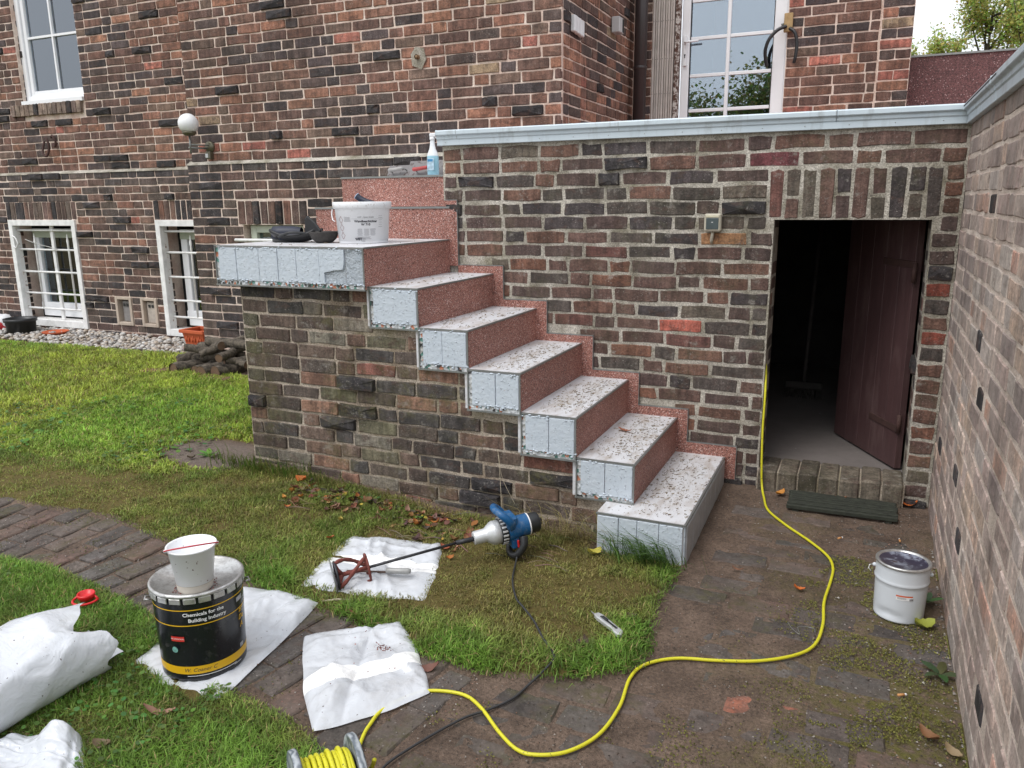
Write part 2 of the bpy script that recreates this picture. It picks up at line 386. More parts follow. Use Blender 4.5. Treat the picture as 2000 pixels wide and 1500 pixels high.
def finalize(owner, limit=300):
    al = []
    for W in OWN[owner]:
        nrm = W.M.to_3x3() @ Vector((0, -1, 0))
        for b in W.b:
            P = W.M @ Vector((b['x'], b['y']-b['p']-.03, b['z'])); q = project(P); s_ = 0.0
            if q and -10 < q[0] < 2010 and -10 < q[1] < 1510:
                f = abs(nrm.dot((CAM_P-P).normalized())); s_ = b['w']*b['h']*f/q[2]**2
                if nrm.dot(CAM_P-P) < 0 or hidden(P): s_ *= 1e-4
            al.append((s_, W, b))
    al.sort(key=lambda e: -e[0]); rest = {}
    for i, (s_, W, b) in enumerate(al):
        y = b['y']-b['p']
        if i < limit and s_ > 1e-9:
            me, w0, h0 = pool_mesh(W.style, b['w'], b['h'], ROUGH[W.style], b['lump'])
            o = inst(b['n'], me, W.obj, (b['x'], y, b['z']), (0, b['r'], 0), (b['w']/w0*random.choice((-1, 1)) if False else b['w']/w0, 1, b['h']/h0))
            o.color = (*b['t'], 1)
        else: rest.setdefault(W, []).append(b)
    for W, bs in rest.items():
        mb = MB()
        for k, b in enumerate(bs):
            vs, fs = brick_verts(b['w'], b['h'], .03, k*13+7, ROUGH[W.style], b['lump']); c, s_ = math.cos(b['r']), math.sin(b['r'])
            mb.add([(b['x']+x*c+z*s_, b['y']-b['p']+yy, b['z']-x*s_+z*c) for x, yy, z in vs], fs, False, b['t'])
        o = mb.build('brickwork', M[W.style, 'att'], W.obj); o['kind'] = 'stuff'

# ------------------------------------------------------------------ ground
def ss(a, b, x): t = min(1, max(0, (x-a)/(b-a))); return t*t*(3-2*t)
def G(x, y):
    zb = np.interp(y, [-4, -1, 0, 1.2], [-.10, -.07, -.03, -.03])
    return float(zb + ss(-.8, -2.6, x)*np.interp(y, [-3, -1, 0, 1.2, 1.75], [.03, .10, .12, .16, .17]))
LAWN_A = [(-14,1.10),(-7.6,.98),(-6.2,1.08),(-5.0,1.10),(-4.75,.62),(-4.1,.62),(-2.6,.62),(-2.57,-.92),(-1.9,-.93),(-1.2,-.93),(-.42,-.93),(-.41,-1.07),(.02,-1.09),(.0,-1.45),(.06,-1.8),(.04,-1.92),(-.17,-2.07),(-.41,-2.14),(-.72,-2.13),(-1.0,-2.06),(-1.27,-2.02),(-1.63,-1.97),(-2.2,-1.86),(-2.68,-1.77),(-3.42,-1.83),(-14,-2.6)]
LAWN_B = [(-14,-3.05),(-2.76,-2.27),(-2.48,-2.24),(-2.13,-2.27),(-1.8,-2.33),(-1.57,-2.44),(-1.24,-2.55),(-.92,-2.58),(-.78,-2.63),(-.6,-2.74),(-.5,-3.4),(-14,-4.6)]
def inpoly(poly, x, y):
    x = np.asarray(x); y = np.asarray(y); c = np.zeros(x.shape, bool); j = len(poly)-1
    for i in range(len(poly)):
        xi, yi = poly[i]; xj, yj = poly[j]
        m = ((yi > y) != (yj > y)) & (x < (xj-xi)*(y-yi)/(yj-yi+1e-12)+xi); c ^= m; j = i
    return c
def segdist(poly, x, y):
    d = np.full(np.shape(x), 9.0); n = len(poly)
    for i in range(n):
        ax, ay = poly[i]; bx, by = poly[(i+1) % n]; dx, dy = bx-ax, by-ay
        t = np.clip(((x-ax)*dx+(y-ay)*dy)/(dx*dx+dy*dy), 0, 1); d = np.minimum(d, np.hypot(x-ax-t*dx, y-ay-t*dy))
    return d
def vnoise(x, y, s, o=0.0): return np.array([mnoise.noise((a*s+o, b*s-o, o*.37)) for a, b in zip(x, y)])
def grow(a, b, step, g, lim):
    out = []; x = b; st = step
    while x < lim: st *= g; x += st; out.append(x)
    return out
xs = np.concatenate([-np.array(grow(0, 4.6, .03, 1.22, 260))[::-1], np.arange(-4.6, 1.2, .03), np.array(grow(0, 1.2, .03, 1.25, 260))])
ys = np.concatenate([-np.array(grow(0, 3.4, .03, 1.25, 260))[::-1], np.arange(-3.4, 1.3, .03), np.array(grow(0, 1.3, .03, 1.25, 260))])
gx, gy = np.meshgrid(xs, ys); X, Y = gx.ravel(), gy.ravel()
near = (X > -6) & (X < 1.4) & (Y > -4) & (Y < 2)
Z = np.array([G(a, b) for a, b in zip(X, Y)])
n1 = np.zeros_like(X); n2 = np.zeros_like(X)
n1[near] = vnoise(X[near], Y[near], 14); n2[near] = vnoise(X[near], Y[near], 3.1, 5)
ga = inpoly(LAWN_A, X, Y) | inpoly(LAWN_B, X, Y); da = np.minimum(segdist(LAWN_A, X, Y), segdist(LAWN_B, X, Y))
grassm = np.where(ga, np.clip(da/.06, 0, 1), 0.0)
grassm = np.where((X < -7) | (X > 2.2) | (Y < -4) | (Y > 3.2), 1.0, grassm)
mudp = np.clip(1.25-np.hypot((X+2.83)/.34, (Y+.9)/.20)+n2*.3, 0, 1)
grassm = grassm*(1-np.clip(mudp*2.5, 0, 1))
yard = (~ga) & (X > -4) & (X < 1.05)
mossm = np.clip(np.exp(-((X-.86)/.28)**2)*np.clip((-Y-.7)/1.0, 0, 1)*1.0 + n2*.45, 0, 1)*(X > .25)
Z = Z + n1*.0045 + n2*.004 + np.where(ga, np.clip(da/.08, 0, 1)*.012, -.003)
Z = np.where((np.abs(X-.55) < .4) & (Y > .02), Z-.0, Z)
def grid_faces(nx, ny):
    i = np.arange(nx-1); j = np.arange(ny-1); I, J = np.meshgrid(i, j); a = (J*nx+I).ravel(); return np.stack([a, a+1, a+nx+1, a+nx], 1)
gm = bpy.data.meshes.new('ground'); F = grid_faces(len(xs), len(ys))
gm.from_pydata(np.stack([X, Y, Z], 1).tolist(), [], F.tolist())
at = gm.color_attributes.new('zone', 'FLOAT_COLOR', 'POINT'); at.data.foreach_set('color', np.stack([grassm, mossm, np.clip(mudp, 0, 1), np.ones_like(X)], 1).ravel())
gm.polygons.foreach_set('use_smooth', [True]*len(gm.polygons))
t = NT('soil'); P = t.pos(); za = t.n('ShaderNodeAttribute'); za.attribute_name = 'zone'; sp = t.n('ShaderNodeSeparateColor'); t.l(za.outputs['Color'], sp.inputs[0])
mud = t.mix(t.ramp(t.noise(5, 5, .65, P), [(.35, 0.0), (.65, 1.0)]), S(84, 70, 60, 1.05), S(118, 100, 87, 1.08))
mud = t.mix(1.0, mud, t.ramp(t.noise(85, 5, .75, P), [(.3, .5), (.7, 1.5)]), 'MULTIPLY')
grit = t.math('MULTIPLY', t.ramp(t.noise(240, 2, .5, P), [(.68, 0.0), (.72, 1.0)]), .6); mud = t.mix(grit, mud, (.34, .31, .28))
mud = t.mix(t.math('MULTIPLY', t.ramp(t.noise(120, 2, .5, P), [(.64, 0.0), (.7, 1.0)]), .8), mud, (.030, .024, .020))
mo = t.math('MULTIPLY', sp.outputs[1], t.ramp(t.noise(26, 5, .7, P), [(.36, .0), (.58, 1.0)]), True)
mud = t.mix(mo, mud, t.mix(t.noise(60, 3, .6, P), (.06, .055, .014), (.19, .18, .035)))
gs = t.mix(t.noise(30, 6, .75, P), S(58, 54, 26, 1.0), S(124, 108, 58, 1.0))
fac = t.ramp(t.math('ADD', sp.outputs[0], t.math('MULTIPLY', t.math('SUBTRACT', t.noise(24, 4, .7, P), .5), .8)), [(.42, 0.0), (.62, 1.0)])
c = t.mix(fac, mud, gs)
c = t.mix(t.math('MULTIPLY', t.ramp(sp.outputs[2], [(.2, 0.0), (.5, 1.0)]), 1.0), c, t.mix(1.0, S(112, 100, 92, 1.1), t.ramp(t.noise(80, 5, .75, P), [(.3, .6), (.7, 1.3)]), 'MULTIPLY'))
t.color(c); t.set(Roughness=.86, **{'Specular IOR Level': .35}); t.bump(t.math('ADD', t.noise(60, 6, .72, P), t.math('MULTIPLY', t.noise(200, 3, .6, P), .5)), 1.0, .012)
gm.materials.append(t.m); go = bpy.data.objects.new('ground', gm); COL.objects.link(go); tag(go, kind='structure')

# ================================================================== SETTING: buildings, walls, stairs
XK = [.0198, -.2538, -.54, -.8235, -1.1077, -1.3863, -1.6747]
ZK = [.1159, .314, .5103, .7049, .8946, 1.0903, 1.2902]
WKY = [1.045, .895, .902, .908, .899, .895, .928]
ZB = [-.12, .115, .297, .497, .683, .879, 1.074]
LX = -2.655
OCC += [((-1.715, 0.005, -.2), (1.04, .25, 1.9)), ((LX, .3, 0), (-1.4, 1.14, 1.66)), ((LX, -.9, 0), (-1.68, .3, 1.28)), ((1.045, -3.5, -.2), (1.4, 0, 1.9)), ((LX, .02, 0), (-1.7, .3, 1.48)), ((-1.715, .25, 0), (1.04, 2.9, 1.6)), ((-1.95, -2, 0), (-1.9, -1.9, .01))]
for k in range(1, 6): OCC.append(((XK[k+1], -.88, 0), (XK[k], -.01, ZK[k])))
OCC.append(((-2.54, -.87, -.1), (-1.68, 0, 1.2)))

white_paint = plain('white_lacquer', (.72, .73, .74), .35, 0, .06, 8, .05)
old_white = plain('old_white_paint', (.80, .80, .79), .5, 0, .22, 14, .2, .003)
t = NT('rusty_white'); P = t.pos()
t.color(t.mix(t.ramp(t.noise(16, 5, .7, P), [(.58, 0.0), (.66, 1.0)]), (.78, .77, .75), (.22, .10, .045))); t.set(Roughness=.6); t.bump(t.noise(50, 4), .3, .003); rusty_white = t.m
pvc = plain('pvc_white', (.82, .83, .85), .3, 0, .04, 6, 0)
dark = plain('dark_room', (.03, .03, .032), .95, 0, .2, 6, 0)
seal = plain('black_seal', (.02, .02, .02), .6, 0, .1, 8, 0)
def glass_mat(name, refl, tint=(.9, .95, 1.0), rough=.0):
    t = NT(name); t.t.nodes.remove(t.p)
    tr = t.n('ShaderNodeBsdfTransparent'); tr.inputs[0].default_value = (.75, .8, .8, 1)
    gl = t.n('ShaderNodeBsdfGlossy'); gl.inputs['Roughness'].default_value = rough; gl.inputs[0].default_value = (*tint, 1)
    fr = t.n('ShaderNodeFresnel'); fr.inputs['IOR'].default_value = 1.5
    mx = t.n('ShaderNodeMixShader'); t.l(t.math('ADD', fr.outputs[0], refl, True), mx.inputs[0]); t.l(tr.outputs[0], mx.inputs[1]); t.l(gl.outputs[0], mx.inputs[2])
    t.l(mx.outputs[0], t.out.inputs[0]); return t.m
glass = glass_mat('window_glass', .06); glass_door = glass_mat('door_glass', .24, (.82, .90, 1.0)); glass_up = glass_mat('window_glass_upper', .16, (.85, .92, 1.0))
zz_ = NT('zinc_sheet'); P = zz_.pos(); c = zz_.mix(zz_.noise(4, 4), S(180, 193, 202, 1.0), S(200, 211, 217, 1.05)); c = zz_.mix(zz_.math('MULTIPLY', zz_.ramp(zz_.noise(14, 5, .7, zz_.pos((1, 1, .18))), [(.52, 0.0), (.7, 1.0)]), .4), c, S(128, 130, 126)); zz_.color(c); zz_.set(Roughness=.42, Metallic=.1); zz_.bump(zz_.noise(3.5, 3), .25, .01); zinc = zz_.m
zinc2 = plain('zinc_trim', S(150, 152, 150, .9), .4, .6, .15, 20, .08)
brown_pipe = plain('brown_pipe', (.045, .034, .034), .35, 0, .15, 6, .05)

def granulate(name, cols, scale=290):
    t = NT(name); P = t.pos()
    v = t.n('ShaderNodeTexVoronoi'); v.inputs['Scale'].default_value = scale; t.l(P, v.inputs['Vector'])
    s = t.n('ShaderNodeSeparateColor'); t.l(v.outputs['Color'], s.inputs[0])
    c = t.ramp(s.outputs[0], cols, 'CONSTANT')
    c = t.mix(1.0, c, t.ramp(t.noise(3.2, 4, .6, P), [(.3, .82), (.7, 1.14)]), 'MULTIPLY')
    t.color(c); t.set(Roughness=.55, **{'Specular IOR Level': .4}); t.bump(v.outputs['Distance'], .6, .003); t.n('ShaderNodeMath'); return t.m
redgran = granulate('red_granulate', [(0, S(92, 58, 52, 1.1)), (.2, S(134, 88, 78, 1.2)), (.5, S(156, 108, 96, 1.2)), (.78, S(174, 132, 120, 1.2)), (.93, S(214, 194, 188, 1.1)), (.97, S(80, 52, 48))])
redfelt = granulate('red_felt', [(0, S(78, 50, 50, .9)), (.25, S(104, 68, 68, .9)), (.7, S(120, 82, 80, .9)), (.95, S(166, 138, 136)), (.98, S(66, 48, 48))], 150)

# ---------------------------------------------------------------- the house
house = thing('brick_house', 'old brick house with pale pointing, white barred basement windows and burnt dark bricks', 'house', (0, 0, 0))
YR, YL, YW = 1.15, 1.75, 3.0
NOP = (-9, -8.9, 0, .01)
# front bay
w3 = (-4.35, -3.70, .18, 1.335)
H3 = [w3]; B3 = [w3, (-4.40, -3.645, 1.335, 1.54), (-2.6, -1.3, 0, 1.55)]
Wf = Wall('house', 'house', 'front_plinth_wall', (0, YR, 0), 0, house)
Wf.slab(-4.925, -1.405, -.2, 1.86, H3, thick=.34)
p2 = ([((56, 52, 54), 4), ((70, 64, 64), 4), ((82, 70, 66), 2), ((96, 74, 66), 1)], lambda z: z > 1.70)
Wf.lay(intervals(-4.93, -1.40, B3), .244, 1.861, PLINTH, lumps=.07, pal2=p2, joint=.012)
Wf.row(-4.395, -3.65, 1.34, 1.535, 9, PLINTH, 'lintel_brick')
Wu = Wall('house', 'house', 'front_wall', (0, YR+.03, 0), 0, house)
Wu.slab(-4.895, -1.405, 1.86, 4.6, [], thick=.31)
Wu.lay(intervals(-4.90, -1.40, []), 1.875, 3.492, HOUSE, lumps=.06, joint=.012)
# recessed main wall to the left
w1 = (-8.33, -7.235, .165, 1.36); w2 = (-6.045, -4.93, .165, 1.36); mb1 = (-6.77, -6.525, .24, .55); mb2 = (-6.39, -6.155, .24, .55)
Wl = Wall('house', 'house', 'recessed_plinth_wall', (0, YL, 0), 0, house)
Wl.slab(-13.0, -4.93, -.2, 1.86, [w1, w2, mb1, mb2], thick=.34)
Wl.lay(intervals(-12.9, -4.94, [w1, w2, mb1, mb2, (-8.36, -7.2, 1.36, 1.56), (-6.07, -4.9, 1.36, 1.56), (-8.36, -7.2, .06, .165)]), .013, 1.861, PLINTH, lumps=.06, pal2=p2, joint=.012)
Wl.row(-8.35, -7.21, 1.365, 1.555, 15, PLINTH, 'lintel_brick'); Wl.row(-6.06, -4.94, 1.365, 1.555, 15, PLINTH, 'lintel_brick'); Wl.row(-8.34, -7.22, .07, .16, 15, PLINTH, 'lintel_brick')
wu = (-7.85, -6.905, 2.585, 4.0)
Wq = Wall('house', 'house', 'recessed_wall', (0, YL+.03, 0), 0, house)
Wq.slab(-13.0, -4.9, 1.86, 4.8, [wu], thick=.31)
Wq.lay(intervals(-12.9, -4.91, [(wu[0], wu[1], 2.45, 4.0)]), 1.875, 4.03, HOUSE, lumps=.05, joint=.012)
Wq.row(-8.03, -6.93, 2.46, 2.58, 15, [((120, 104, 92), 4), ((108, 92, 84), 4), ((96, 86, 80), 2)], 'sill_brick', y=-.03)
# mortar weathering of the plinth ledge
for nm, x0, x1, y in (('plinth_ledge', -4.93, -1.4, YR), ('plinth_ledge', -13.0, -4.93, YL)):
    mb = MB(); n = 40
    for i in range(n+1):
        x = x0+(x1-x0)*i/n; j = mnoise.noise((x*9, y, 1))*.006
        mb.v += [(x, y-.006+j, 1.848), (x, y-.004+j, 1.857), (x, y+.045, 1.884+j)]
    for i in range(n): mb.f += [[i*3, i*3+3, i*3+4, i*3+1], [i*3+1, i*3+4, i*3+5, i*3+2]]; mb.sm += [True, True]; mb.c += [None, None]
    mb.build(nm, M['terrace', 'mortar'], house)
# flank of the bay, seen beyond the terrace
Ws = Wall('house', 'house', 'side_wall', (-1.40, YR+.03, 0), R(90), house)
Ws.slab(.04, 1.83, 1.55, 4.6, [], thick=.2)
Ws.lay(intervals(.036, 1.82, []), 1.875, 3.645, [(c, w*(1.5 if c[0] > 110 else .8)) for c, w in HOUSE], lumps=.06)
# garden-door wing
fd = (-1.235, -.105, 1.5, 4.0)
Ww = Wall('house', 'house', 'wing_wall', (0, YW, 0), 0, house)
Ww.slab(-1.62, .60, 1.5, 4.6, [fd], thick=.4)
Ww.lay(intervals(-1.385, .592, [fd]), 1.952, 3.646, [(c, w) for c, w in HOUSE], ph=.3, lumps=.02, jz=.0008)
Wp = Wall('house', 'house', 'wing_pillar', (0, YW-.035, 0), 0, house)
Wp.slab(.60, .83, 1.5, 4.6, [], thick=.43)
for i in range(22):
    z = 1.952+i*.077+.0385
    if i % 2: Wp.brick(.715, z, .222, .066, pick(HOUSE))
    else: Wp.brick(.66, z, .108, .066, pick(HOUSE)); Wp.brick(.774, z, .108, .066, pick(HOUSE))
# window reveals
for (x, y, d, z0, z1, ang) in ((w1[0], YL, .16, .17, 1.36, 90), (w2[0], YL, .16, .17, 1.36, 90), (wu[0], YL+.03, .12, 2.6, 4.0, 90)):
    Wr = Wall('house', 'house', 'window_reveal', (x, y, 0), R(ang), house); Wr.slab(.012, d+.1, z0, z1, [], thick=.02)
    Wr.lay(intervals(.036, d, []), z0, z1, PLINTH, lumps=.1, H=.11, L=.14)

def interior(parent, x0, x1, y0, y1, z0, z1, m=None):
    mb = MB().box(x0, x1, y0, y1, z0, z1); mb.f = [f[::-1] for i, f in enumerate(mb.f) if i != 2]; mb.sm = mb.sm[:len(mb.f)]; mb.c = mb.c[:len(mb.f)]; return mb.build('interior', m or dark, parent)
def barred_window(x0, x1, z0, z1, y, spikes, label=None):
    w = empty('window', ((x0+x1)/2, y, z0), 0, house); X = lambda x: x-(x0+x1)/2; Zz = lambda z: z-z0
    mb = MB(); fw = .062
    for a, b, c, d in ((x0, x0+fw, z0, z1), (x1-fw, x1, z0, z1), (x0+fw, x1-fw, z1-fw, z1), (x0+fw, x1-fw, z0, z0+.075)): mb.bbox(X(a), X(b), -.018, .03, Zz(c), Zz(d), .003)
    mb.build('steel_surround', old_white, w)
    mb = MB(); mb.box(X(x0+.050), X(x0+.060), .02, .075, Zz(z0+.06), Zz(z1-.06)); mb.build('rusty_jamb', rusty_white, w)
    mb = MB(); mb.box(X(x0+.05), X(x1-.05), .03, .18, Zz(z0+.03), Zz(z0+.07)); mb.build('sill', rusty_white, w)
    ix0, ix1, iz0, iz1 = x0+.135, x1-.04, z0+.09, z1-.10; yy = .17; mb = MB()
    mb.box(X(ix0), X(ix1), yy, yy+.06, Zz(iz1-.045), Zz(iz1))
    for a, b in ((ix0, ix0+.085), (ix1-.05, ix1)): mb.bbox(X(a), X(b), yy, yy+.06, Zz(iz0+.16), Zz(iz1-.045), .004)
    mb.bbox(X(ix0), X(ix1), yy-.012, yy+.06, Zz(iz0+.085), Zz(iz0+.16), .004); mb.bbox(X(ix0+.01), X(ix1), yy, yy+.06, Zz(iz0), Zz(iz0+.085), .004)
    mb.build('sash', pvc, w)
    mb = MB(); mb.box(X(ix0), X(ix1), yy-.004, yy, Zz(iz1-.10), Zz(iz1-.005)); mb.build('roller_box', plain('pale_green_board', (.42, .46, .36), .5, 0, .12, 8, 0), w)
    mb = MB(); mb.box(X(ix0+.1), X(ix1-.04), yy+.03, yy+.034, Zz(iz0+.15), Zz(iz1-.05)); mb.build('pane', glass, w)
    for k in range(3):       # things on the inner window ledge, dim behind the glass
        xx = ix0+.25+k*.2+random.uniform(-.03, .03); mb = MB(); mb.lathe([(.001, 0), (.035, 0), (.04, .09), (.02, .13), (.018, .16)], 10, (X(xx), yy+.16, Zz(iz0+.17))); mb.build('jar', plain('jar_%d' % k, [(.3, .3, .28), (.25, .08, .1), (.16, .2, .14)][k], .3, 0, .1, 6, 0), w)
    interior(w, X(ix0)-.1, X(ix1)+.1, yy+.065, yy+1.2, Zz(iz0)-.05, Zz(iz1)+.05)
    bz = [z0+(z1-z0)*f for f in (.905, .725, .515, .31, .165)]
    for k, z in enumerate(bz):
        mb = MB(); mb.tube([(X(x0+.055), .045, Zz(z)), (X(x1-.04), .045, Zz(z))], .0115, 8); mb.build('grille_bar', old_white, w)
    for f in spikes:
        x = x0+(x1-x0)*f; mb = MB(); mb.tube([(X(x), .045, Zz(z0+.20)), (X(x), .045, Zz(z1-.26)), (X(x), .045, Zz(z1-.235)), (X(x), .045, Zz(z1-.15))], [.011, .011, .014, .001], 8); mb.build('grille_spike', old_white, w)
    x = x0+(x1-x0)*.56; mb = MB(); mb.bbox(X(x)-.022, X(x)+.022, .05, .075, Zz(z0+.075), Zz(z1-.06), .003); mb.build('mullion', old_white, w)
    return w
wa = barred_window(w1[0], w1[1], w1[2], w1[3], YL, (.30, .795))
mb = MB(); mb.tube(spline([(-.36, .03, .98), (-.15, .02, .93), (.02, .03, .90), (.24, .02, .86)], 6), .004, 5); mb.build('cord', plain('grey_cord', (.5, .5, .48), .7), wa)
mb = MB(); mb.tube(spline([(-.5, -.02, 1.02), (-.44, -.03, 1.0), (-.41, -.03, .94), (-.44, -.03, .89), (-.5, -.02, .9)], 6), .008, 6); mb.build('cable_loop', old_white, wa)
barred_window(w2[0], w2[1], w2[2], w2[3], YL, (.36, .8))
# window behind the landing
w = empty('window', (-4.02, YR, 1.0), 0, house); mb = MB()
for a, b, c, d in ((-.30, -.235, -.8, .33), (.27, .32, -.8, .33), (-.235, .27, .265, .33), (-.235, .27, -.8, -.7)): mb.bbox(a, b, .06, .13, c, d, .004)
mb.build('sash', plain('pale_green_frame', (.50, .54, .44), .45, 0, .1, 8, 0), w); mb = MB(); mb.box(-.235, .27, .10, .104, -.7, .265); mb.build('pane', glass, w); interior(w, -.33, .36, .14, 1.0, -.85, .34)
mb = MB(); mb.tube([(-.40, -.03, .205), (.36, -.03, .205)], .014, 8); mb.build('grille_bar', old_white, w)
# upper window
w = empty('window', (-7.38, YL+.03, 2.585), 0, house); mb = MB(); hw = .47
for a, b, c, d in ((-hw, -hw+.06, 0, 1.4), (hw-.012, hw, 0, 1.4), (-hw+.06, hw-.012, .03, .085)): mb.bbox(a, b, .05, .12, c, d, .004)
mb.bbox(-hw+.06, -hw+.11, .07, .12, .085, 1.4, .004); mb.bbox(-hw+.11, hw-.012, .07, .12, .085, .135, .004)
mb.build('frame', pvc, w)
mb = MB(); mb.box(-hw, hw, -.02, .06, -.01, .03); mb.build('sill', pvc, w)
mb = MB(); mb.box(.012, .034, .075, .10, .135, 1.4); mb.box(-.36, .012, .075, .10, .66, .682); mb.box(.034, hw-.012, .075, .10, .66, .682); mb.build('glazing_bar', pvc, w)
mb = MB(); mb.box(-.37, hw-.012, .10, .103, .13, 1.4); mb.build('pane', glass_up, w)
mb = MB(); n = 70
for i in range(n+1): x = -.40+.9*i/n; y = .19+.02*math.sin(i*1.1)+.012*math.sin(i*2.7+1); mb.v += [(x, y, .12), (x, y, 1.5)]
for i in range(n): mb.f.append([2*i, 2*i+2, 2*i+3, 2*i+1]); mb.sm.append(True); mb.c.append(None)
mb.build('curtain', plain('net_curtain', (.74, .80, .88), .9, 0, .2, 5, 0), w); interior(w, -.6, .6, .125, 1.5, -.1, 1.6)
# concrete meter boxes
for (a, b, c, d), full in ((mb1, False), (mb2, True)):
    w = empty('meter_box', ((a+b)/2, YL, c), 0, house); W_, H_ = b-a, d-c; mb = MB(); cm = plain('concrete_frame', S(176, 162, 148, 1.1), .9, 0, .15, 14, .4, .004)
    for q in ((-W_/2, -W_/2+.035, 0, H_), (W_/2-.035, W_/2, 0, H_), (-W_/2+.035, W_/2-.035, 0, .035), (-W_/2+.035, W_/2-.035, H_-.03, H_)): mb.bbox(q[0], q[1], -.012, .08, q[2], q[3], .004)
    mb.build('frame', cm, w); mb = MB(); mb.box(-W_/2+.035, W_/2-.035, .06, .09, .035, H_-.03); mb.build('recess', plain('dark_plaster', S(110, 98, 90), .9), w)
    mb = MB(); mb.bbox(-.065 if full else -.05, .075, .025, .05, .04, H_-.05, .004); mb.build('cover_plate', plain('cover_plate', S(172, 162, 152, 1.1) if full else S(128, 124, 122), .8, 0, .3, 20, .2), w)
    mb = MB()
    for x in (-.022, .024): mb.box(x-.014, x+.014, .018, .026, H_-.105, H_-.075)
    mb.build('vent_hole', seal, w)
# garden door with folding grille
fdm = empty('garden_door', (-.60, YW, 1.65), 0, house)
LX0 = lambda x: x+.60
mb = MB()
for a, b in ((-.985, -.915), (-.215, -.115)): mb.bbox(LX0(a), LX0(b), .05, .13, 0, 2.2, .006)
mb.bbox(LX0(-.115), LX0(-.100), .03, .12, 0, 2.2, .004); mb.bbox(LX0(-.915), LX0(-.215), .05, .13, 0, .45, .004)
mb.build('frame', pvc, fdm)
mb = MB(); mb.box(LX0(-.915), LX0(-.908), .06, .075, .45, 2.2); mb.box(LX0(-.222), LX0(-.215), .06, .075, .45, 2.2); mb.build('seal', seal, fdm)
zs = [2.277, 2.567, 2.872, 3.176, 3.48]
for z in zs:
    for a, b in ((-.908, -.602), (-.572, -.222)): mb = MB(); mb.bbox(LX0(a), LX0(b), .062, .09, z-.014-1.65, z+.014-1.65, .003); mb.build('glazing_bar', pvc, fdm)
mb = MB(); mb.bbox(LX0(-.602), LX0(-.572), .058, .09, .45, 2.2, .003); mb.build('glazing_bar', pvc, fdm)
zz = [2.10]+zs+[3.8]
for i in range(len(zz)-1):
    for a, b in ((-.908, -.60), (-.575, -.222)): mb = MB(); mb.box(LX0(a), LX0(b), .075, .079, zz[i]-1.65, zz[i+1]-1.65); mb.build('pane', glass_door, fdm)
interior(fdm, -.40, .50, .14, 1.6, -.1, 2.3)
mb = MB(); mb.bbox(LX0(-.965), LX0(-.935), .03, .05, 1.0, 1.25, .003); mb.build('lock_plate', pvc, fdm)
mb = MB(); mb.tube([(LX0(-.95), .03, 1.19), (LX0(-.95), .0, 1.19), (LX0(-.93), -.005, 1.19), (LX0(-.83), -.005, 1.192)], .009, 8); mb.build('handle', pvc, fdm)
mb = MB(); mb.lathe([(.0, 0), (.008, 0)], 10, m=Matrix.Translation((LX0(-.95), .0285, 1.09)) @ Matrix.Rotation(R(90), 4, 'X')); mb.box(LX0(-.954), LX0(-.946), .027, .0295, 1.065, 1.088); mb.build('keyhole', seal, fdm)
fg = empty('folding_grille', (-1.11, YW, 1.65), 0, house)
old_cream = plain('old_cream_paint', S(196, 188, 180, 1.05), .6, 0, .2, 10, .3, .003, bscale=40)
for i in range(9): mb = MB(); x = -.122+i*.0215; mb.bbox(x, x+.0165, .0+.012*(i % 2), .06, 0, 2.2, .002); mb.build('grille_slat', old_cream, fg)
mb = MB()
for z in (.5, .78, 1.07, 1.38):
    for i in range(9): mb.sphere((-.114+i*.0215, -.001+.012*(i % 2), z), .0032, 6, 4)
mb.build('rivets', seal, fg)
t = NT('peeling_post'); P = t.pos(); t.color(t.mix(t.ramp(t.noise(22, 6, .75, P), [(.46, 0.0), (.52, 1.0)]), (.58, .54, .5), (.10, .05, .035))); t.set(Roughness=.8); t.bump(t.noise(50, 5), .6, .005)
mb = MB(); mb.bbox(.075, .115, -.005, .07, 0, 2.2, .003); mb.build('wooden_post', t.m, fg)
# ---------------------------------------------------------------- things fixed to the house
d = thing('downpipe', 'dark brown rain downpipe in the inner corner beside the folding grille', 'downpipe', (-1.30, 2.86, 1.67)); mb = MB(); mb.tube([(0, 0, 0), (0, 0, 3)], .055, 18); mb.build('pipe', brown_pipe, d)
mb = MB(); mb.lathe([(.056, 0), (.06, .003), (.06, .027), (.056, .03)], 18, (0, 0, .95)); mb.build('clamp', brown_pipe, d)
lm = thing('wall_lamp', 'white globe wall lamp on a bronze bracket above the plinth ledge', 'lamp', (-4.70, YR+.03, 1.99))
bronze = plain('bronze', S(112, 108, 92, 1.0), .35, .7, .15, 10, 0)
mb = MB(); prof = [(.004, -.060)]+[(.084*math.sin(a), -.084*math.cos(a)) for a in np.linspace(.72, math.pi-.001, 22)]; mb.lathe(prof, 32, (-.01, -.185, .19)); tt = NT('opal_glass'); tt.color((.80, .81, .82)); tt.set(Roughness=.12); mb.build('globe', tt.m, lm)
mb = MB(); mb.lathe([(.001, .090), (.036, .092), (.054, .108), (.058, .124), (.052, .126)], 28, (-.01, -.185, 0)); mb.build('cup', bronze, lm)
mb = MB(); mb.tube([(-.01, -.185, .092), (-.01, -.185, -.055)], .008, 10); mb.build('stem', zinc2, lm)
mb = MB(); mb.tube([(-.03, -.185, -.005), (.03, -.02, -.005)], .008, 8); mb.tube([(-.01, -.185, .02), (.05, -.02, .02)], .006, 8); mb.build('arm', zinc2, lm)
mb = MB(); mb.lathe([(.0, -.03), (.036, -.03), (.046, -.02), (.048, 0)], 26, m=Matrix.Translation((.04, -.004, .01)) @ Matrix.Rotation(R(90), 4, 'X') @ Matrix.Scale(-1, 4, (0, 0, 1))); mb.build('base_plate', bronze, lm)
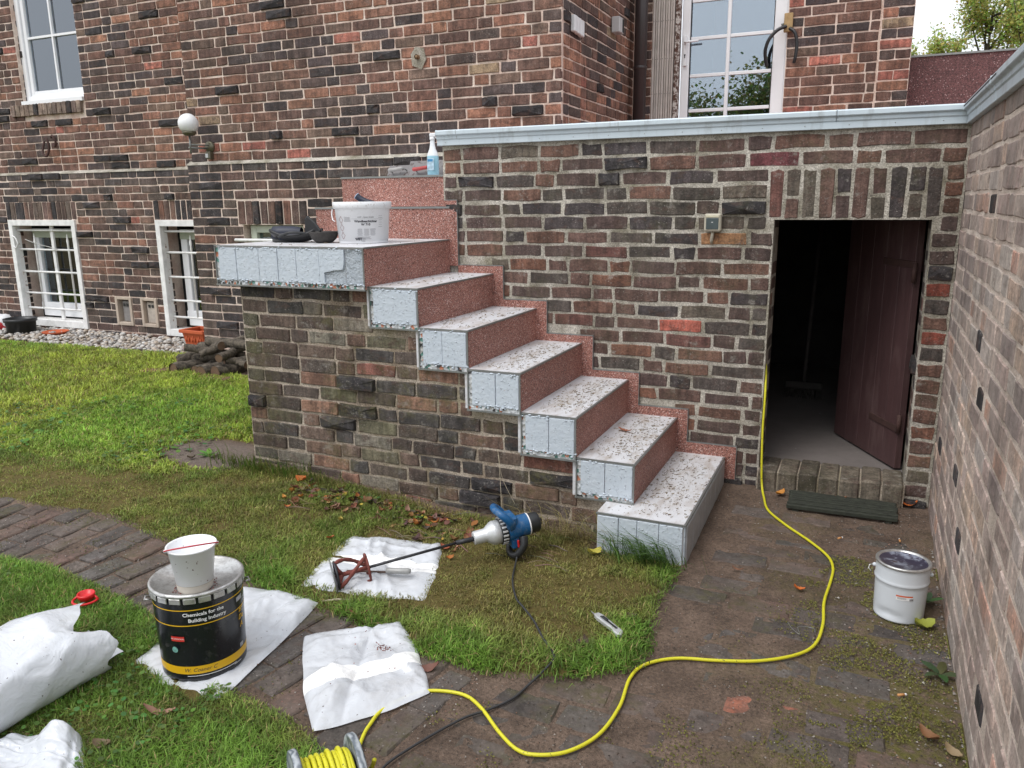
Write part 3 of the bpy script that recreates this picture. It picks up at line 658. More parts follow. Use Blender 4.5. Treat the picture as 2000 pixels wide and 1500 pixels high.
mb = MB(); mb.bbox(.015, .065, -.05, 0, -.095, -.03, .006); mb.build('sensor_box', bronze, lm); mb = MB(); mb.bbox(.02, .05, -.058, -.049, -.085, -.05, .003); mb.build('sensor_eye', white_paint, lm)
for loc, lab, kind in (((-1.395, 1.44, 2.73), 'white box of three switches on the flank wall by its corner', 3), ((-1.395, 2.36, 2.895), 'single pale grey socket box on the flank wall near the downpipe', 1)):
    b = thing('switch_box', lab, 'switch', loc)
    if kind == 3:
        for i in range(3): mb = MB(); mb.bbox(0, .035, -.105+i*.071, -.105+i*.071+.066, -.055-i*.004, .055-i*.004, .006); mb.build('rocker', white_paint, b)
    else:
        mb = MB(); mb.bbox(0, .07, -.06, .06, -.06, .06, .006); mb.build('housing', plain('grey_box', (.5, .5, .5), .4, 0, .05, 8, 0), b); mb = MB(); mb.box(.07, .074, .02, .055, -.05, .05); mb.build('flap', seal, b)
bl = thing('cable_block', 'weathered wooden block with two cut black cables beside the garden door', 'block', (-.098, YW-.035, 2.915)); mb = MB(); mb.bbox(-.034, .034, 0, .035, -.072, .072, .004); mb.build('wood_block', plain('old_wood', S(178, 150, 108, .9), .9, 0, .35, 20, .5), bl)
blackr = plain('black_rubber', (.018, .018, .02), .45, 0, .2, 12, .05)
for pts in ([(-.01, -.01, -.03), (-.08, -.03, -.06), (-.14, -.04, -.13), (-.165, -.03, -.22), (-.15, .0, -.33)], [(.015, -.01, -.05), (.06, -.03, -.09), (.08, -.03, -.18), (.075, -.03, -.28), (.065, -.02, -.32)]): mb = MB(); mb.tube(spline(pts, 7), .014, 8); mb.build('cable_end', blackr, bl)
mb = MB(); mb.sphere((-.045, .015, -.01), .012); mb.build('eyelet', zinc2, bl)
hk = thing('wall_hook', 'two rusty curled iron hooks on the main wall under the upper window', 'hook', (-7.47, YL+.02, 2.14)); ir = plain('rusty_iron', (.07, .035, .03), .8, .2, .3, 20, .4)
for pts in ([(-.10, -.01, .05), (-.09, -.05, -.06), (-.03, -.06, -.11), (.01, -.05, -.04), (-.01, -.04, .06), (-.06, -.03, .08)], [(.02, -.01, .09), (.09, -.05, .10), (.13, -.05, .04), (.10, -.04, -.01), (.05, -.02, .02)]): mb = MB(); mb.tube(spline(pts, 6), .012, 7); mb.build('hook', ir, hk)
st = thing('pipe_stub', 'short rusty pipe stub set in a mortar patch of the front wall', 'pipe', (-2.547, YR+.028, 2.572)); mb = MB(); mb.tube([(0, .02, 0), (0, -.03, -.003)], .018, 12, caps=False); mb.tube([(0, .0, 0), (0, -.029, -.003)], .012, 12); mb.build('pipe', plain('ochre_rust', S(140, 112, 84), .8), st)
mb = MB(); mb.prism([(-.05, -.06), (.03, -.09), (.07, -.02), (.05, .06), (-.02, .07), (-.06, .02)], 0, .008, m=Matrix.Translation((0, .002, 0)) @ Matrix.Rotation(R(90), 4, 'X')); mb.build('mortar_patch', M['terrace', 'mortar'], st)

# ---------------------------------------------------------------- terrace wall with the cellar door
tw = thing('terrace_wall', 'brick terrace wall with grey mortar, zinc edging and an open cellar door', 'wall', (0, 0, 0))
door = (.202, .920, -.3, 1.41)
Wt = Wall('terrace', 'terrace', 'terrace_face', (0, 0, 0), 0, tw)
Wt.slab(-1.715, 1.04, -.3, 1.85, [door], rec=.003, thick=.25)
def stair_cut(zl, zh):
    out = intervals(-1.71, 1.035, [door, (.165, .955, 1.405, 1.645)])(zl, zh); lim = -1.71
    for k in range(7):
        if zl < ZK[k]+.02: lim = max(lim, XK[k]-.02)
    r = []
    for a, b in out:
        a2 = max(a, lim+random.uniform(0, .0)) if b > lim else None
        if a2 is not None and b-a2 > .03: r.append((a2, b))
    return r
Wt.lay(stair_cut, -.075, 1.845, TERR, course=.079, joint=.0155, L=.235, H=.112, ph=.5, lumps=.02, jz=.003)
Wt.row(.163, .957, 1.413, 1.650, 10, TERR, 'lintel_brick', .016, split=.55)
for b in Wt.b:
    for (x, z, tt) in ((-.185, .85, (.42, .125, .09)), (-.26, .93, (.30, .11, .08)), (-.10, 1.30, (.46, .24, .12)), (.985, 1.08, (.22, .06, .04)), (.21, 1.72, (.17, .055, .06)), (.25, 1.50, (.20, .10, .07)), (.985, .83, (.26, .07, .05)), (-1.0, .35, (.2, .09, .07))):
        if abs(b['x']-x) < b['w']/2 and abs(b['z']-z) < b['h']/2: b['t'] = tt
for x, ang, lo in ((.202, 90, .03), (.920, -90, .0)):
    Wr = Wall('terrace', 'terrace', 'door_jamb', (x, .0 if ang > 0 else .25, 0), R(ang), tw); Wr.slab(.012 if ang > 0 else 0, .25 if ang > 0 else .238, -.2, 1.41, [], rec=.003, thick=.02)
    Wr.lay(intervals(.036 if ang > 0 else .012, .24 if ang > 0 else .214, []), -.075, 1.405, TERR, course=.079, joint=.0155, L=.2, H=.1, jz=.002)
mb = MB(); mb.box(.202, .92, .002, .25, 1.405, 1.42); mb.build('lintel_soffit', M['terrace', 'mortar'], tw)
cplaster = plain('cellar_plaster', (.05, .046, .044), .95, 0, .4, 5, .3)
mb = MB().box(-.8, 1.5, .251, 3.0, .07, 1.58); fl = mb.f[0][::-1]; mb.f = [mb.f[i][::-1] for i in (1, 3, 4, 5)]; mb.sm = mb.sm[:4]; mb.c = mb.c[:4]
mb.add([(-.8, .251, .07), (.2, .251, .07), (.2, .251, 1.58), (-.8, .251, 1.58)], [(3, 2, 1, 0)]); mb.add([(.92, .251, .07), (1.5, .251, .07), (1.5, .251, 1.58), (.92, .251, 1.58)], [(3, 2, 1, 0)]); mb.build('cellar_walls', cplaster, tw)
t = NT('cellar_floor'); P = t.pos(); c = t.mix(t.noise(7, 5, .7, P), S(96, 90, 87, 1.1), S(126, 119, 116, 1.1)); c = t.mix(t.ramp(t.noise(6, 5, .6, t.pos((1, 1.8, 1))), [(.68, 0.0), (.70, 1.0)]), c, (.5, .52, .56)); t.color(c); t.set(Roughness=.8); t.bump(t.noise(30, 5), .4, .006)
mb = MB(); mb.box(-.8, 1.5, .20, 3.0, -.1, .072); mb.build('cellar_floor', t.m, tw)
dl = empty('cellar_door', (.895, .23, .085), R(180-62), tw)
wood = NT('maroon_wood'); P = wood.pos((1, 1, .09), True); c = wood.mix(wood.noise(42, 5, .65, P), (.045, .024, .025), (.115, .060, .060)); c = wood.mix(wood.math('MULTIPLY', wood.ramp(wood.noise(7, 6, .75, wood.pos((1, 1, .3), True)), [(.52, 0.0), (.66, 1.0)]), .5), c, (.16, .105, .10)); wood.color(c); wood.set(Roughness=.5); wood.bump(wood.noise(60, 5, .6, P), .5, .003)
for i in range(5): mb = MB(); mb.bbox(.004+i*.139, .004+i*.139+.1385, -.018, .018, 0, 1.31, .0012); mb.build('door_plank', wood.m, dl)
mb = MB()
for z in (.18, 1.05): mb.bbox(.03, .66, -.045, -.018, z, z+.12, .004)
mb.build('door_ledge', wood.m, dl)
mb = MB(); mb.tube([(0, .02, .2), (0, .02, .3)], .012, 8); mb.tube([(0, .02, 1.0), (0, .02, 1.1)], .012, 8); mb.build('hinge', ir, dl)
for z in (.22, 1.09): mb = MB(); mb.bbox(-.01, .30, .0182, .024, z-.018, z+.018, .002); mb.build('strap_hinge', ir, dl)
for i in range(7):
    a = .204+i*.1023; mb = MB(); j = random.uniform(-.004, .004); j_ = random.uniform(.8, 1.15); mb.bbox(a+.004, a+.099, -.055+j, .21, -.12, .082+j*1.2, .008, col=tuple(v*j_ for v in (.155, .13, .10))); mb.build('threshold_brick', M['terrace', 'att'], tw)
mb = MB(); mb.box(.20, .922, -.045, .20, -.14, .07); mb.build('threshold_mortar', M['stair', 'mortar'], tw)
# zinc edging
CPF = [(0.004, 1.835), (.024, 1.835), (.024, 1.868), (.030, 1.871), (.030, 1.888), (.046, 1.894), (.046, 1.917), (.036, 1.922), (-.10, 1.912), (-.10, 1.84)]
def cop(name, a, b, axis, parent, mitre0=False, mitre1=False):
    mb = MB(); n = len(CPF); vs = []
    for e, mt in ((a, mitre0), (b, mitre1)):
        for d_, z in CPF:
            if axis == 'x': vs.append((e-(d_ if mt else 0), -d_, z))
            else: vs.append((1.04-d_, e-(d_ if mt else 0), z))
    fs = [[i, (i+1) % n, n+(i+1) % n, n+i] for i in range(n)]+[list(range(n)), [n+i for i in range(n)][::-1]]
    if axis == 'y': fs = [f[::-1] for f in fs]
    mb.add(vs, fs); return bisolate(mb.build(name, zinc, parent), .002)
cop('edge_profile', -1.735, .462, 'x', tw); cop('edge_profile', .464, 1.04, 'x', tw, mitre1=True)
mb = MB(); mb.box(.40, .49, -.0265, -.0242, 1.836, 1.866); mb.build('joint_strip', zinc, tw)
for x in (-1.6, -.62, .46): mb = MB(); mb.box(x-.0012, x+.0012, -.0468, -.0455, 1.894, 1.917); mb.box(x-.0012, x+.0012, -.0308, -.0295, 1.871, 1.888); mb.build('seam', zinc2, tw)
for i in range(14): mb = MB(); mb.sphere((-1.68+i*.2, -.0245, 1.852), .0026, 6, 4); mb.build('rivet', zinc2, tw)
tf = MB(); tf.box(LX, 1.04, .30, YW, 1.60, 1.672); tf.box(1.12, 4.2, -3.8, 3.29, 1.60, 1.75); tf.box(-1.7, 1.03, .101, .2985, 1.60, 1.6705)
tag(tf.build('terrace_floor', redgran), kind='structure')
mb = MB(); mb.box(LX, LX+.1, .30, 1.14, -.1, 1.60); mb.build('terrace_end_wall', M['terrace', 'mortar'], tw)

# ---------------------------------------------------------------- garden wall on the right
gw = thing('garden_wall', 'dusty pale brick side wall with jutting burnt bricks, running toward the viewer', 'wall', (1.04, 0, 0))
Wg = Wall('garden', 'garden', 'garden_face', (1.04, 0, 0), R(-90), None); Wg.parent = None
Wg.slab(0.0, 3.9, -.3, 1.85, [], rec=.0022, thick=.25); Wg.obj.parent = gw; Wg.obj.location = (0, 0, 0)
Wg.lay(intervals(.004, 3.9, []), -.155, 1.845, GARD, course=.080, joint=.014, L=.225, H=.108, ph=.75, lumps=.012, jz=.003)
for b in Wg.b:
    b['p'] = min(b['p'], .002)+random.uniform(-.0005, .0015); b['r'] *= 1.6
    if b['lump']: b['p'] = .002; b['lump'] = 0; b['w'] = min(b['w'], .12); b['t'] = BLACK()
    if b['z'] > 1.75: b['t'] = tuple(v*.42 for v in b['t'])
    for (x, z) in ((.87, .45), (.55, .88), (.30, .35), (1.15, .28), (1.1, .98)):
        if abs(b['x']-x) < b['w']/2 and abs(b['z']-z) < b['h']/2: b['t'] = BLACK(); b['lump'] = 0; b['p'] = .003; b['w'] = min(b['w'], .115)
cop_l = [cop('edge_profile', 0.0, -.95, 'y', None, mitre0=True), cop('edge_profile', -.952, -3.9, 'y', None)]
for o in cop_l: o.parent = gw; o.location = (-1.04, 0, 0)
mb = MB()
for i in range(90): y = -.02-i*.012; mb.box(-.0475, -.0462, y, y-.006, 1.905, 1.911)
mb.build('drip_holes', seal, gw)
# ---------------------------------------------------------------- red parapet behind
pp = thing('parapet', 'red granulated parapet wall beyond the terrace with thin grey cap', 'parapet', (.84, 3.3, 1.6)); mb = MB(); mb.box(-.1, 4.5, 0, .15, 0, 1.02); mb.build('parapet_wall', redfelt, pp); mb = MB(); mb.box(-.1, 4.5, -.012, .165, 1.02, 1.035); mb.build('cap', zinc2, pp)

# ---------------------------------------------------------------- staircase
sc_ = thing('staircase', 'outdoor stairs with red granulated risers and white painted sides on a mossy brick base', 'staircase', (0, 0, 0))
Wb = Wall('stair', 'stair', 'base_wall', (0, -.872, 0), 0, sc_)
mb = MB()
def rlim(z):
    r = LX+.1
    for k in range(6, 0, -1):
        if ZB[k] >= z: r = max(r, XK[k])
    if z < .1: r = -.33
    return r
lv = [-.3, .095, .115, .297, .497, .683, .879, 1.074]
for a, b in zip(lv[:-1], lv[1:]): mb.box(LX+.1, rlim(b-.012), .005, .87, a, b)
Wb.obj = mb.build('base_wall', M['stair', 'mortar'], sc_, (0, -.872, 0))
def stint(zl, zh):
    r = rlim(zh-.012); return [(LX+.10, r)] if r > LX+.15 else []
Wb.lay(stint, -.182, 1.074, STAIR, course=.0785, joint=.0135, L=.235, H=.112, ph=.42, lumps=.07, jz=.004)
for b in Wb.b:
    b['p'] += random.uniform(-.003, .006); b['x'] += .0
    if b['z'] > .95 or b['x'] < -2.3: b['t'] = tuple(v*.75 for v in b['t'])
t = NT('thick_white_paint'); P = t.pos(); f = t.noise(24, 5, .6, P); c = t.mix(f, S(186, 197, 208, .92), S(206, 214, 222, .92))
ch = t.ramp(t.noise(26, 6, .75, P), [(.69, 0.0), (.71, 1.0)]); c = t.mix(ch, c, S(150, 96, 82)); t.color(c); t.set(Roughness=.33, **{'Specular IOR Level': .5}); t.bump(t.math('ADD', t.math('MULTIPLY', t.noise(48, 4, .6, P), 1.0), t.ramp(t.noise(75, 2, .5, P), [(.62, 0.0), (.72, 1.0)])), .7, .006); thickw = t.m
t = NT('rough_white_paint'); P = t.pos(); f = t.noise(30, 5, .7, P); t.color(t.mix(f, S(170, 182, 194, .9), S(212, 219, 226, .95))); t.set(Roughness=.4); t.bump(t.math('ADD', t.noise(60, 5, .7, P, 1.2), t.noise(28, 3, .6, P)), 1.0, .016); roughw = t.m
t = NT('white_tread'); P = t.pos(); c = t.mix(t.noise(12, 4, .6, P), S(200, 200, 203, .95), S(220, 221, 225, .98)); dm = t.math('MULTIPLY', t.ramp(t.noise(16, 5, .7, t.pos((1, .35, 1))), [(.46, 0.0), (.66, 1.0)]), .6); c = t.mix(dm, c, S(158, 144, 130)); c = t.mix(t.ramp(t.noise(110, 3, .6, t.pos((1, .5, 1))), [(.69, 0.0), (.73, .45)]), c, S(128, 112, 98)); t.color(c); t.set(Roughness=.45); t.bump(t.noise(40, 4), .2, .003); tread = t.m
t = NT('ragged_mortar_edge'); P = t.pos(); v = t.n('ShaderNodeTexVoronoi'); v.inputs['Scale'].default_value = 55; t.l(P, v.inputs['Vector']); s_ = t.n('ShaderNodeSeparateColor'); t.l(v.outputs['Color'], s_.inputs[0]); c = t.ramp(s_.outputs[0], [(0, (.52, .54, .55)), (.5, (.40, .40, .38)), (.72, (.42, .17, .10)), (.83, (.10, .22, .19)), (.93, (.06, .06, .06))], 'CONSTANT'); t.color(c); t.set(Roughness=.7); t.bump(v.outputs['Distance'], 1.0, .008); ragged = t.m
def trim(mb, a, b, s=.005):
    a, b = Vector(a), Vector(b); lo = Vector(map(min, a, b))-Vector((s, s, s)); hi = Vector(map(max, a, b))+Vector((s, s, s)); mb.box(lo.x, hi.x, lo.y, hi.y, lo.z, hi.z)
for k in range(7):
    x1 = XK[k]; x0 = XK[k+1] if k < 6 else LX; w = WKY[k]; z1 = ZK[k]; z0 = ZB[k] if k else -.13
    if k == 0: x0 = -.385
    st = empty('step', ((x0+x1)/2, -w/2, z0), 0, sc_); ox, oy, oz = (x0+x1)/2, -w/2, z0
    L_ = lambda mb: [setattr(mb, 'v', [(p[0]-ox, p[1]-oy, p[2]-oz) for p in mb.v]), mb][1]
    mb = MB(); xb = x0-(.02 if 0 < k < 6 else 0); mb.box(xb if k < 6 else x0+.006, x1-.006, -w+.006, -.012, z0+.004, z1); L_(mb).build('tread', tread, st)
    mb = MB(); mb.box(x1-.006, x1, -w+.007, -.016, z0 if k == 0 else ZK[k-1]+.0005, z1-.006); L_(mb).build('riser_panel', thickw if k == 0 else redgran, st)
    if k == 0:
        nb = 7
        for i in range(nb): yy = -w+.02+i*(w-.05)/nb; mb = MB(); mb.bbox(x1-.003, x1+.007, yy, yy+(w-.05)/nb-.006, z0, z1-.012, .003); L_(mb).build('painted_brick', plain('grey_white_paint', S(172, 174, 178), .5, 0, .2, 20, .4, .004) if i == 0 else bpy.data.materials['grey_white_paint'], st)
    n = {0: 4, 1: 2, 2: 2, 3: 2, 4: 2, 5: 1, 6: 7}[k]; m0 = .022 if k else .004; e = [x0+m0+(x1-x0-m0-.008)*i/n for i in range(n+1)]
    for i in range(1, n): e[i] += random.uniform(-.015, .015)
    for i in range(n):
        bump_ = random.uniform(0, .004); mb = MB(); rb = (k == 6 and i == n-1)
        if k == 6 and i == n-2:      # piece with its lower right corner broken away
            a, b, q0, q1 = e[i]+.0012, e[i+1]+.03, z0+.026, z1-.013; m_ = Matrix(((1, 0, 0, 0), (0, 0, 1, 0), (0, 1, 0, 0), (0, 0, 0, 1)))
            mb.prism([(a, q0), (a+.030, q0), (a+.028, q0+.058), (a+.060, q0+.064), (a+.085, q0+.070), (b-.012, q0+.076), (b-.006, q0+.090), (b, q1-.05), (b, q1), (a, q1)], -w-.006, -w+.008, m=m_); mb.f = [f[::-1] for f in mb.f]
            L_(mb).build('painted_brick', thickw, st); mb = MB(); mb.box(a+.02, b+.001, -w+.0035, -w+.019, q0+.001, q1-.001)
            L_(mb).build('bare_patch', roughw, st); continue
        if rb: e[i] = e[i]+.032
        mb.bbox(e[i]+.0012, e[i+1]-.0012, -w-.003-bump_*.6+(.007 if rb else 0), -w+.02, z0+(.026 if k else .0), z1-.013, .002); L_(mb).build('painted_brick', roughw if rb else thickw, st)
    if k:
        mb = MB(); n2 = 30
        mb.box(x0+.004, x1-.004, -w+.0, -w+.02, z0+.002, z0+.026); mb.box(x0+.004, x0+.022, -w+.0, -w+.02, z0+.026, z1-.012); L_(mb).build('ragged_edge', ragged, st)
        if k == 6:
            mb = MB(); q = int((x1-x0)/.021)
            for i in range(q):
                a = x0+.01+i*.021
                if random.random() < .35: continue
                up = i % 2; tri = [(a, z0+.004), (a+.018, z0+.004), (a+.009, z0+.022)] if up else [(a, z0+.022), (a+.009, z0+.004), (a+.018, z0+.022)]
                mb.add([(x, -w-.0022, z) for x, z in tri], [(0, 1, 2)], False, random.choice([(.42, .16, .09), (.05, .05, .05), (.10, .22, .18), (.06, .07, .06)]))
            t2 = NT('profile_openings'); a_ = t2.n('ShaderNodeAttribute'); a_.attribute_name = 'tint'; t2.color(a_.outputs['Color']); t2.set(Roughness=.8); L_(mb).build('profile_openings', t2.m, st)
        mb = MB()
        for i in range(int((x1-x0)*160)): mb.sphere((random.uniform(x0, x1), -w-.004, random.choice((z0+.024, z0+.03, z1-.014))+random.gauss(0, .005)), random.uniform(.0025, .007), 6, 4, (1.4, .8, .7))
        L_(mb).build('paint_blobs', thickw, st)['kind'] = 'stuff'
    mb = MB(); trim(mb, (x0, -w-.001, z1-.004), (x1, -w-.001, z1-.004), .0035); trim(mb, (x1, -w+.003, z1-.0035), (x1, -.02, z1-.0035), .004)
    if k: trim(mb, (x1-.002, -w-.003, z0), (x1-.002, -w-.003, z1-.012), .003); trim(mb, (x0, -w-.006, z0), (x1, -w-.006, z0), .004); trim(mb, (x0+.002, -w-.004, z0+.006), (x0+.002, -w-.004, z1-.014), .003)
    L_(mb).build('metal_edge', zinc2, st)
SK = [.080, -.193, -.478, -.755, -1.041, -1.321, -1.620]; ST = [.183, .369, .556, .752, .942, 1.139, 1.523]
for k in range(7):
    xl = SK[k+1]+.0005 if k < 6 else LX+.95; zl = -.09 if k == 0 else ST[k-1]-.001 if False else ZK[k]-.2
    mb = MB(); mb.box(xl, SK[k], -.0155, .0025, zl if k < 6 else 1.131, ST[k]-.004); mb.build('skirting_panel', redgran, sc_)
    mb = MB(); mb.box(xl, SK[k]+.002, -.0165, .0025, ST[k]-.004, ST[k]); mb.box(SK[k], SK[k]+.003, -.0165, .0025, (ST[k-1] if k else -.05), ST[k]-.004); mb.build('metal_edge', zinc2, sc_)
# two upper steps that turn towards the house
for nm, x0, x1, y0, y1, z0, z1 in (('step', LX, -1.636, .0, .30, 1.20, 1.484), ('step', LX, -1.717, .30, .56, 1.484, 1.681)):
    st = empty(nm, ((x0+x1)/2, (y0+y1)/2, z0), 0, sc_); ox, oy, oz = (x0+x1)/2, (y0+y1)/2, z0
    mb = MB(); mb.box(x0-ox, x1-ox, y0-oy+.006, y1-oy, 0, z1-z0-.004); mb.build('tread', tread, st)
    mb = MB(); mb.box(x0-ox, x1-ox, y0-oy-.018, y0-oy+.005, 0, z1-z0-.012); mb.build('riser_panel', redgran, st)
    mb = MB(); mb.box(x0-ox-.003, x1-ox-(.03 if y0 < .1 else 0), y0-oy-.024, y0-oy+.012, z1-z0-.012, z1-z0); mb.build('metal_edge', zinc2, st)

# ---------------------------------------------------------------- brick paving
pv = empty('brick_path', (0, 0, 0)); tag(pv, kind='structure')
PAV = [((98, 86, 80), 5), ((110, 88, 78), 4), ((92, 88, 86), 4), ((124, 88, 72), 2), ((84, 76, 72), 3)]
M['pave', 'obj'] = brick_mat('paving_brick', 'obj', .55, .25, .8, (.075, .07, .02), (.125, .102, .086))
pvm = []
for v in range(12):
    r = random.Random(v+50); w, h = .22, .108; n = 12; pts = []
    for x, y in ((-.96, -1), (-.33, -1), (.33, -1), (.96, -1), (1, -.88), (1, .88), (.96, 1), (.33, 1), (-.33, 1), (-.96, 1), (-1, .88), (-1, -.88)): pts.append((x*w/2+r.uniform(-.004, .003), y*h/2+r.uniform(-.004, .003)))
    vs = [(x-math.copysign(.006, x), y-math.copysign(.006, y), r.uniform(-.002, .001)) for x, y in pts]+[(x, y, -.007) for x, y in pts]+[(x, y, -.05) for x, y in pts]+[(0, 0, r.uniform(-.002, .002))]; fs = []
    for i in range(n): k = (i+1) % n; fs += [[3*n, i, k], [i, n+i, n+k, k], [n+i, 2*n+i, 2*n+k, n+k]]
    me = bpy.data.meshes.new('paving_brick'); me.from_pydata(vs, [], fs); me.materials.append(M['pave', 'obj']); pvm.append(me)
def pave(x, y, rz, sx=1, sy=1, up=.004, tint=None):
    o = inst('paving_brick', random.choice(pvm), pv, (x, y, G(x, y)+up+random.uniform(-.004, .003)), (random.uniform(-.012, .012), random.uniform(-.012, .012), rz+random.uniform(-.03, .03)), (sx, sy, 1)); o.color = (*(tint or tuple(v*.5+.018 for v in pick(PAV))), 1); return o
# curved garden path: bricks across it
PC = spline([(-5.0, -2.08, 0), (-4, -2.06, 0), (-3.2, -2.03, 0), (-2.4, -2.05, 0), (-1.8, -2.14, 0), (-1.3, -2.26, 0), (-.8, -2.36, 0), (-.45, -2.42, 0)], 40)
acc = 0; last = PC[0]; i_ = 0
for p in PC[1:]:
    acc += (p-last).length; 
    if acc > .118:
        acc = 0; d_ = (p-last).normalized(); nrm = Vector((-d_.y, d_.x, 0)); a = math.atan2(nrm.y, nrm.x); i_ += 1
        off = -.29+(.11 if i_ % 2 else 0)
        for j in range(3 if i_ % 2 == 0 else 2): q = p+nrm*(off+j*.226+.09); pave(q.x, q.y, a, 1, 1, .0045)
    last = p
yy = -3.15; r_ = 0
while yy < -.32:
    xx = -.42 if yy < -2.05 else .07 if yy > -1.9 else .05; xx += (.11 if r_ % 2 else 0)
    while xx < .98:
        if not (inpoly(LAWN_A, xx, yy) or inpoly(LAWN_B, xx, yy)) and not (yy > -1.15 and xx < .16): pave(xx+.06, yy, 0, 1.05, 1.14, -.0022, (.36, .115, .065) if abs(xx+.06-.49) < .115 and abs(yy+1.9) < .065 else None)
        xx += .243
    yy += .133; r_ += 1
for ow in ('house', 'terrace', 'garden', 'stair'): finalize(ow, 300)

# ================================================================== THINGS
def bend(vs, Rr, th0, z0, off=.0006, taper=0.0):     # lettering laid round a can
    out = []
    for x, y, _ in vs:
        th = th0+x/Rr; r = Rr+off+taper*(z0+y); out.append((r*math.cos(th), r*math.sin(th), z0+y))
    return out
def wrap_rect(mb, R_, th0, w, z0, z1, off=.0006, n=10, taper=0.0, col=None):
    vs = []
    for i in range(n+1):
        th = th0+(i/n-.5)*w/R_
        for z in (z0, z1): r = R_+off+taper*z; vs.append((r*math.cos(th), r*math.sin(th), z))
    mb.add(vs, [[2*i, 2*i+2, 2*i+3, 2*i+1] for i in range(n)], True, col)
def wrap_text(name, txt, size, R_, th0, z0, mat, parent, taper=0.0, shear=0, bold=0.0, off=.0009, rot=0.0):
    vs, fs = text_mesh(txt, size, shear, bold); mb = MB(); c, s = math.cos(rot), math.sin(rot)
    mb.add(bend([(x*c-y*s, x*s+y*c, 0) for x, y, z in vs], R_, th0, z0, off, taper), fs); o = mb.build(name, mat, parent); return o
GZ = lambda x, y: G(x, y)+.004
plastic_w = plain('white_plastic', (.74, .75, .77), .35, 0, .05, 9, .03)
tn_ = NT('tinplate'); P = tn_.pos(obj=True); tn_.color(tn_.mix(tn_.ramp(tn_.noise(26, 6, .75, P), [(.45, 0.0), (.62, 1.0)]), (.58, .58, .57), (.36, .35, .34))); tn_.set(Roughness=.36, Metallic=.75); tn_.bump(tn_.noise(30, 4), .35, .003); chrome = tn_.m
ink = plain('dark_ink', (.04, .04, .05), .6, 0, .05, 8, 0); ink_y = plain('yellow_print', (.72, .42, .01), .4, 0, .05, 8, 0); ink_w = plain('white_print', (.8, .8, .8), .4, 0, .03, 8, 0); ink_r = plain('red_print', (.55, .03, .02), .4, 0, .05, 8, 0)
# ---- black drum
DX, DY = -1.372, -2.462
dr = thing('metal_drum', 'black drum with yellow bands and silver crimped lid, standing on a white bag', 'drum', (DX, DY, GZ(DX, DY)+.012))
bk_ = NT('black_lacquer'); P = bk_.pos(obj=True); bk_.color(bk_.mix(bk_.math('MULTIPLY', bk_.ramp(bk_.noise(30, 6, .75, P), [(.56, 0.0), (.70, 1.0)]), .22), (.010, .011, .014), (.16, .15, .14))); bk_.set(Roughness=.24); bk_.bump(bk_.noise(7, 3), .2, .006); blackd = bk_.m
mb = MB(); H_ = .318; R0, R1 = .139, .149; tp = (R1-R0)/H_
prof = [(.001, .006), (R0-.006, .004), (R0, .0), (R0+.001, .008)]+[(R0+tp*z, z) for z in np.linspace(.012, H_-.012, 14)]; mb.lathe(prof, 64)
for i, p in enumerate(mb.v):       # dent low on the side
    a = math.atan2(p[1], p[0]); d_ = math.hypot((a-R(-78))*.14, p[2]-.125)
    if .02 < p[2] < .28 and d_ < .06: f = .007*math.cos(d_/.06*math.pi/2); q = 1-f/R0; mb.v[i] = (p[0]*q, p[1]*q, p[2])
mb.build('body', blackd, dr)
mb = MB(); mb.lathe([(.001, H_-.012), (.118, H_-.012), (.122, H_-.006), (.138, H_-.006), (.144, H_+.002), (.150, H_+.004), (.1555, H_), (.1555, H_-.008), (.151, H_-.010)], 72); mb.build('lid', chrome, dr)
for i in range(20):
    a = 2*math.pi*i/20; m = Matrix.Rotation(a, 4, 'Z'); mb = MB(); mb.bbox(.1495, .1545, -.0195, .0195, H_-.030, H_-.009, .002, m=m); mb.build('lid_lug', chrome, dr)
for z0, z1 in ((.262, .2655), (.206, .2095), (.026, .055)): mb = MB(); mb.lathe([(R0+tp*z0+.0007, z0), (R0+tp*z1+.0007, z1)], 64); mb.build('yellow_band', ink_y, dr)
TH = R(-40)
wrap_text('lettering', 'Chemicals for the', .0175, R0, TH+.02, .247, ink_w, dr, tp, bold=.0004); wrap_text('lettering', 'Building Industry', .0175, R0, TH+.10, .2255, ink_w, dr, tp, bold=.0004)
mb = MB(); wrap_rect(mb, R0, TH-.62, .045, .150, .168, .0008, taper=tp); mb.build('red_tag', ink_r, dr); wrap_text('lettering', 'PROFESSIONAL', .0068, R0, TH-.62, .159, ink_w, dr, tp, off=.0013)
wrap_text('lettering', "W. Coaner C", .019, R0, TH-.18, .0405, ink, dr, tp, shear=.35, off=.0013)
mb = MB(); wrap_rect(mb, R0, TH+.12, .17, .0175, .0195, .0008, 16, tp); wrap_rect(mb, R0, TH+.78, .035, .013, .015, .0008, 6, tp); mb.build('fine_print', ink_w, dr)
mb = MB()
for j, (z0, z1, w) in enumerate(((.235, .252, .034), (.06, .075, .02))): wrap_rect(mb, R0, TH+.98, w, z0, z1, .0008, taper=tp)
mb.build('sticker', plain('grey_sticker', (.4, .41, .44), .5, 0, .3, 60, 0), dr)
for j, (tx, z) in enumerate((('EP', .20), ('De', .172), ('A', .142))): wrap_text('lettering', tx, .026, R0, TH+1.02, z, ink_y, dr, tp, shear=.2, bold=.0006)
mb = MB(); mb.lathe([(0, 0), (.011, 0)], 16, m=Matrix.Rotation(TH-.72, 4, 'Z') @ Matrix.Translation((R0+tp*.118+.001, 0, .118)) @ Matrix.Rotation(R(90), 4, 'Y')); mb.build('round_emblem', plain('globe_emblem', (.18, .40, .35), .4, 0, .8, 90, 0), dr)
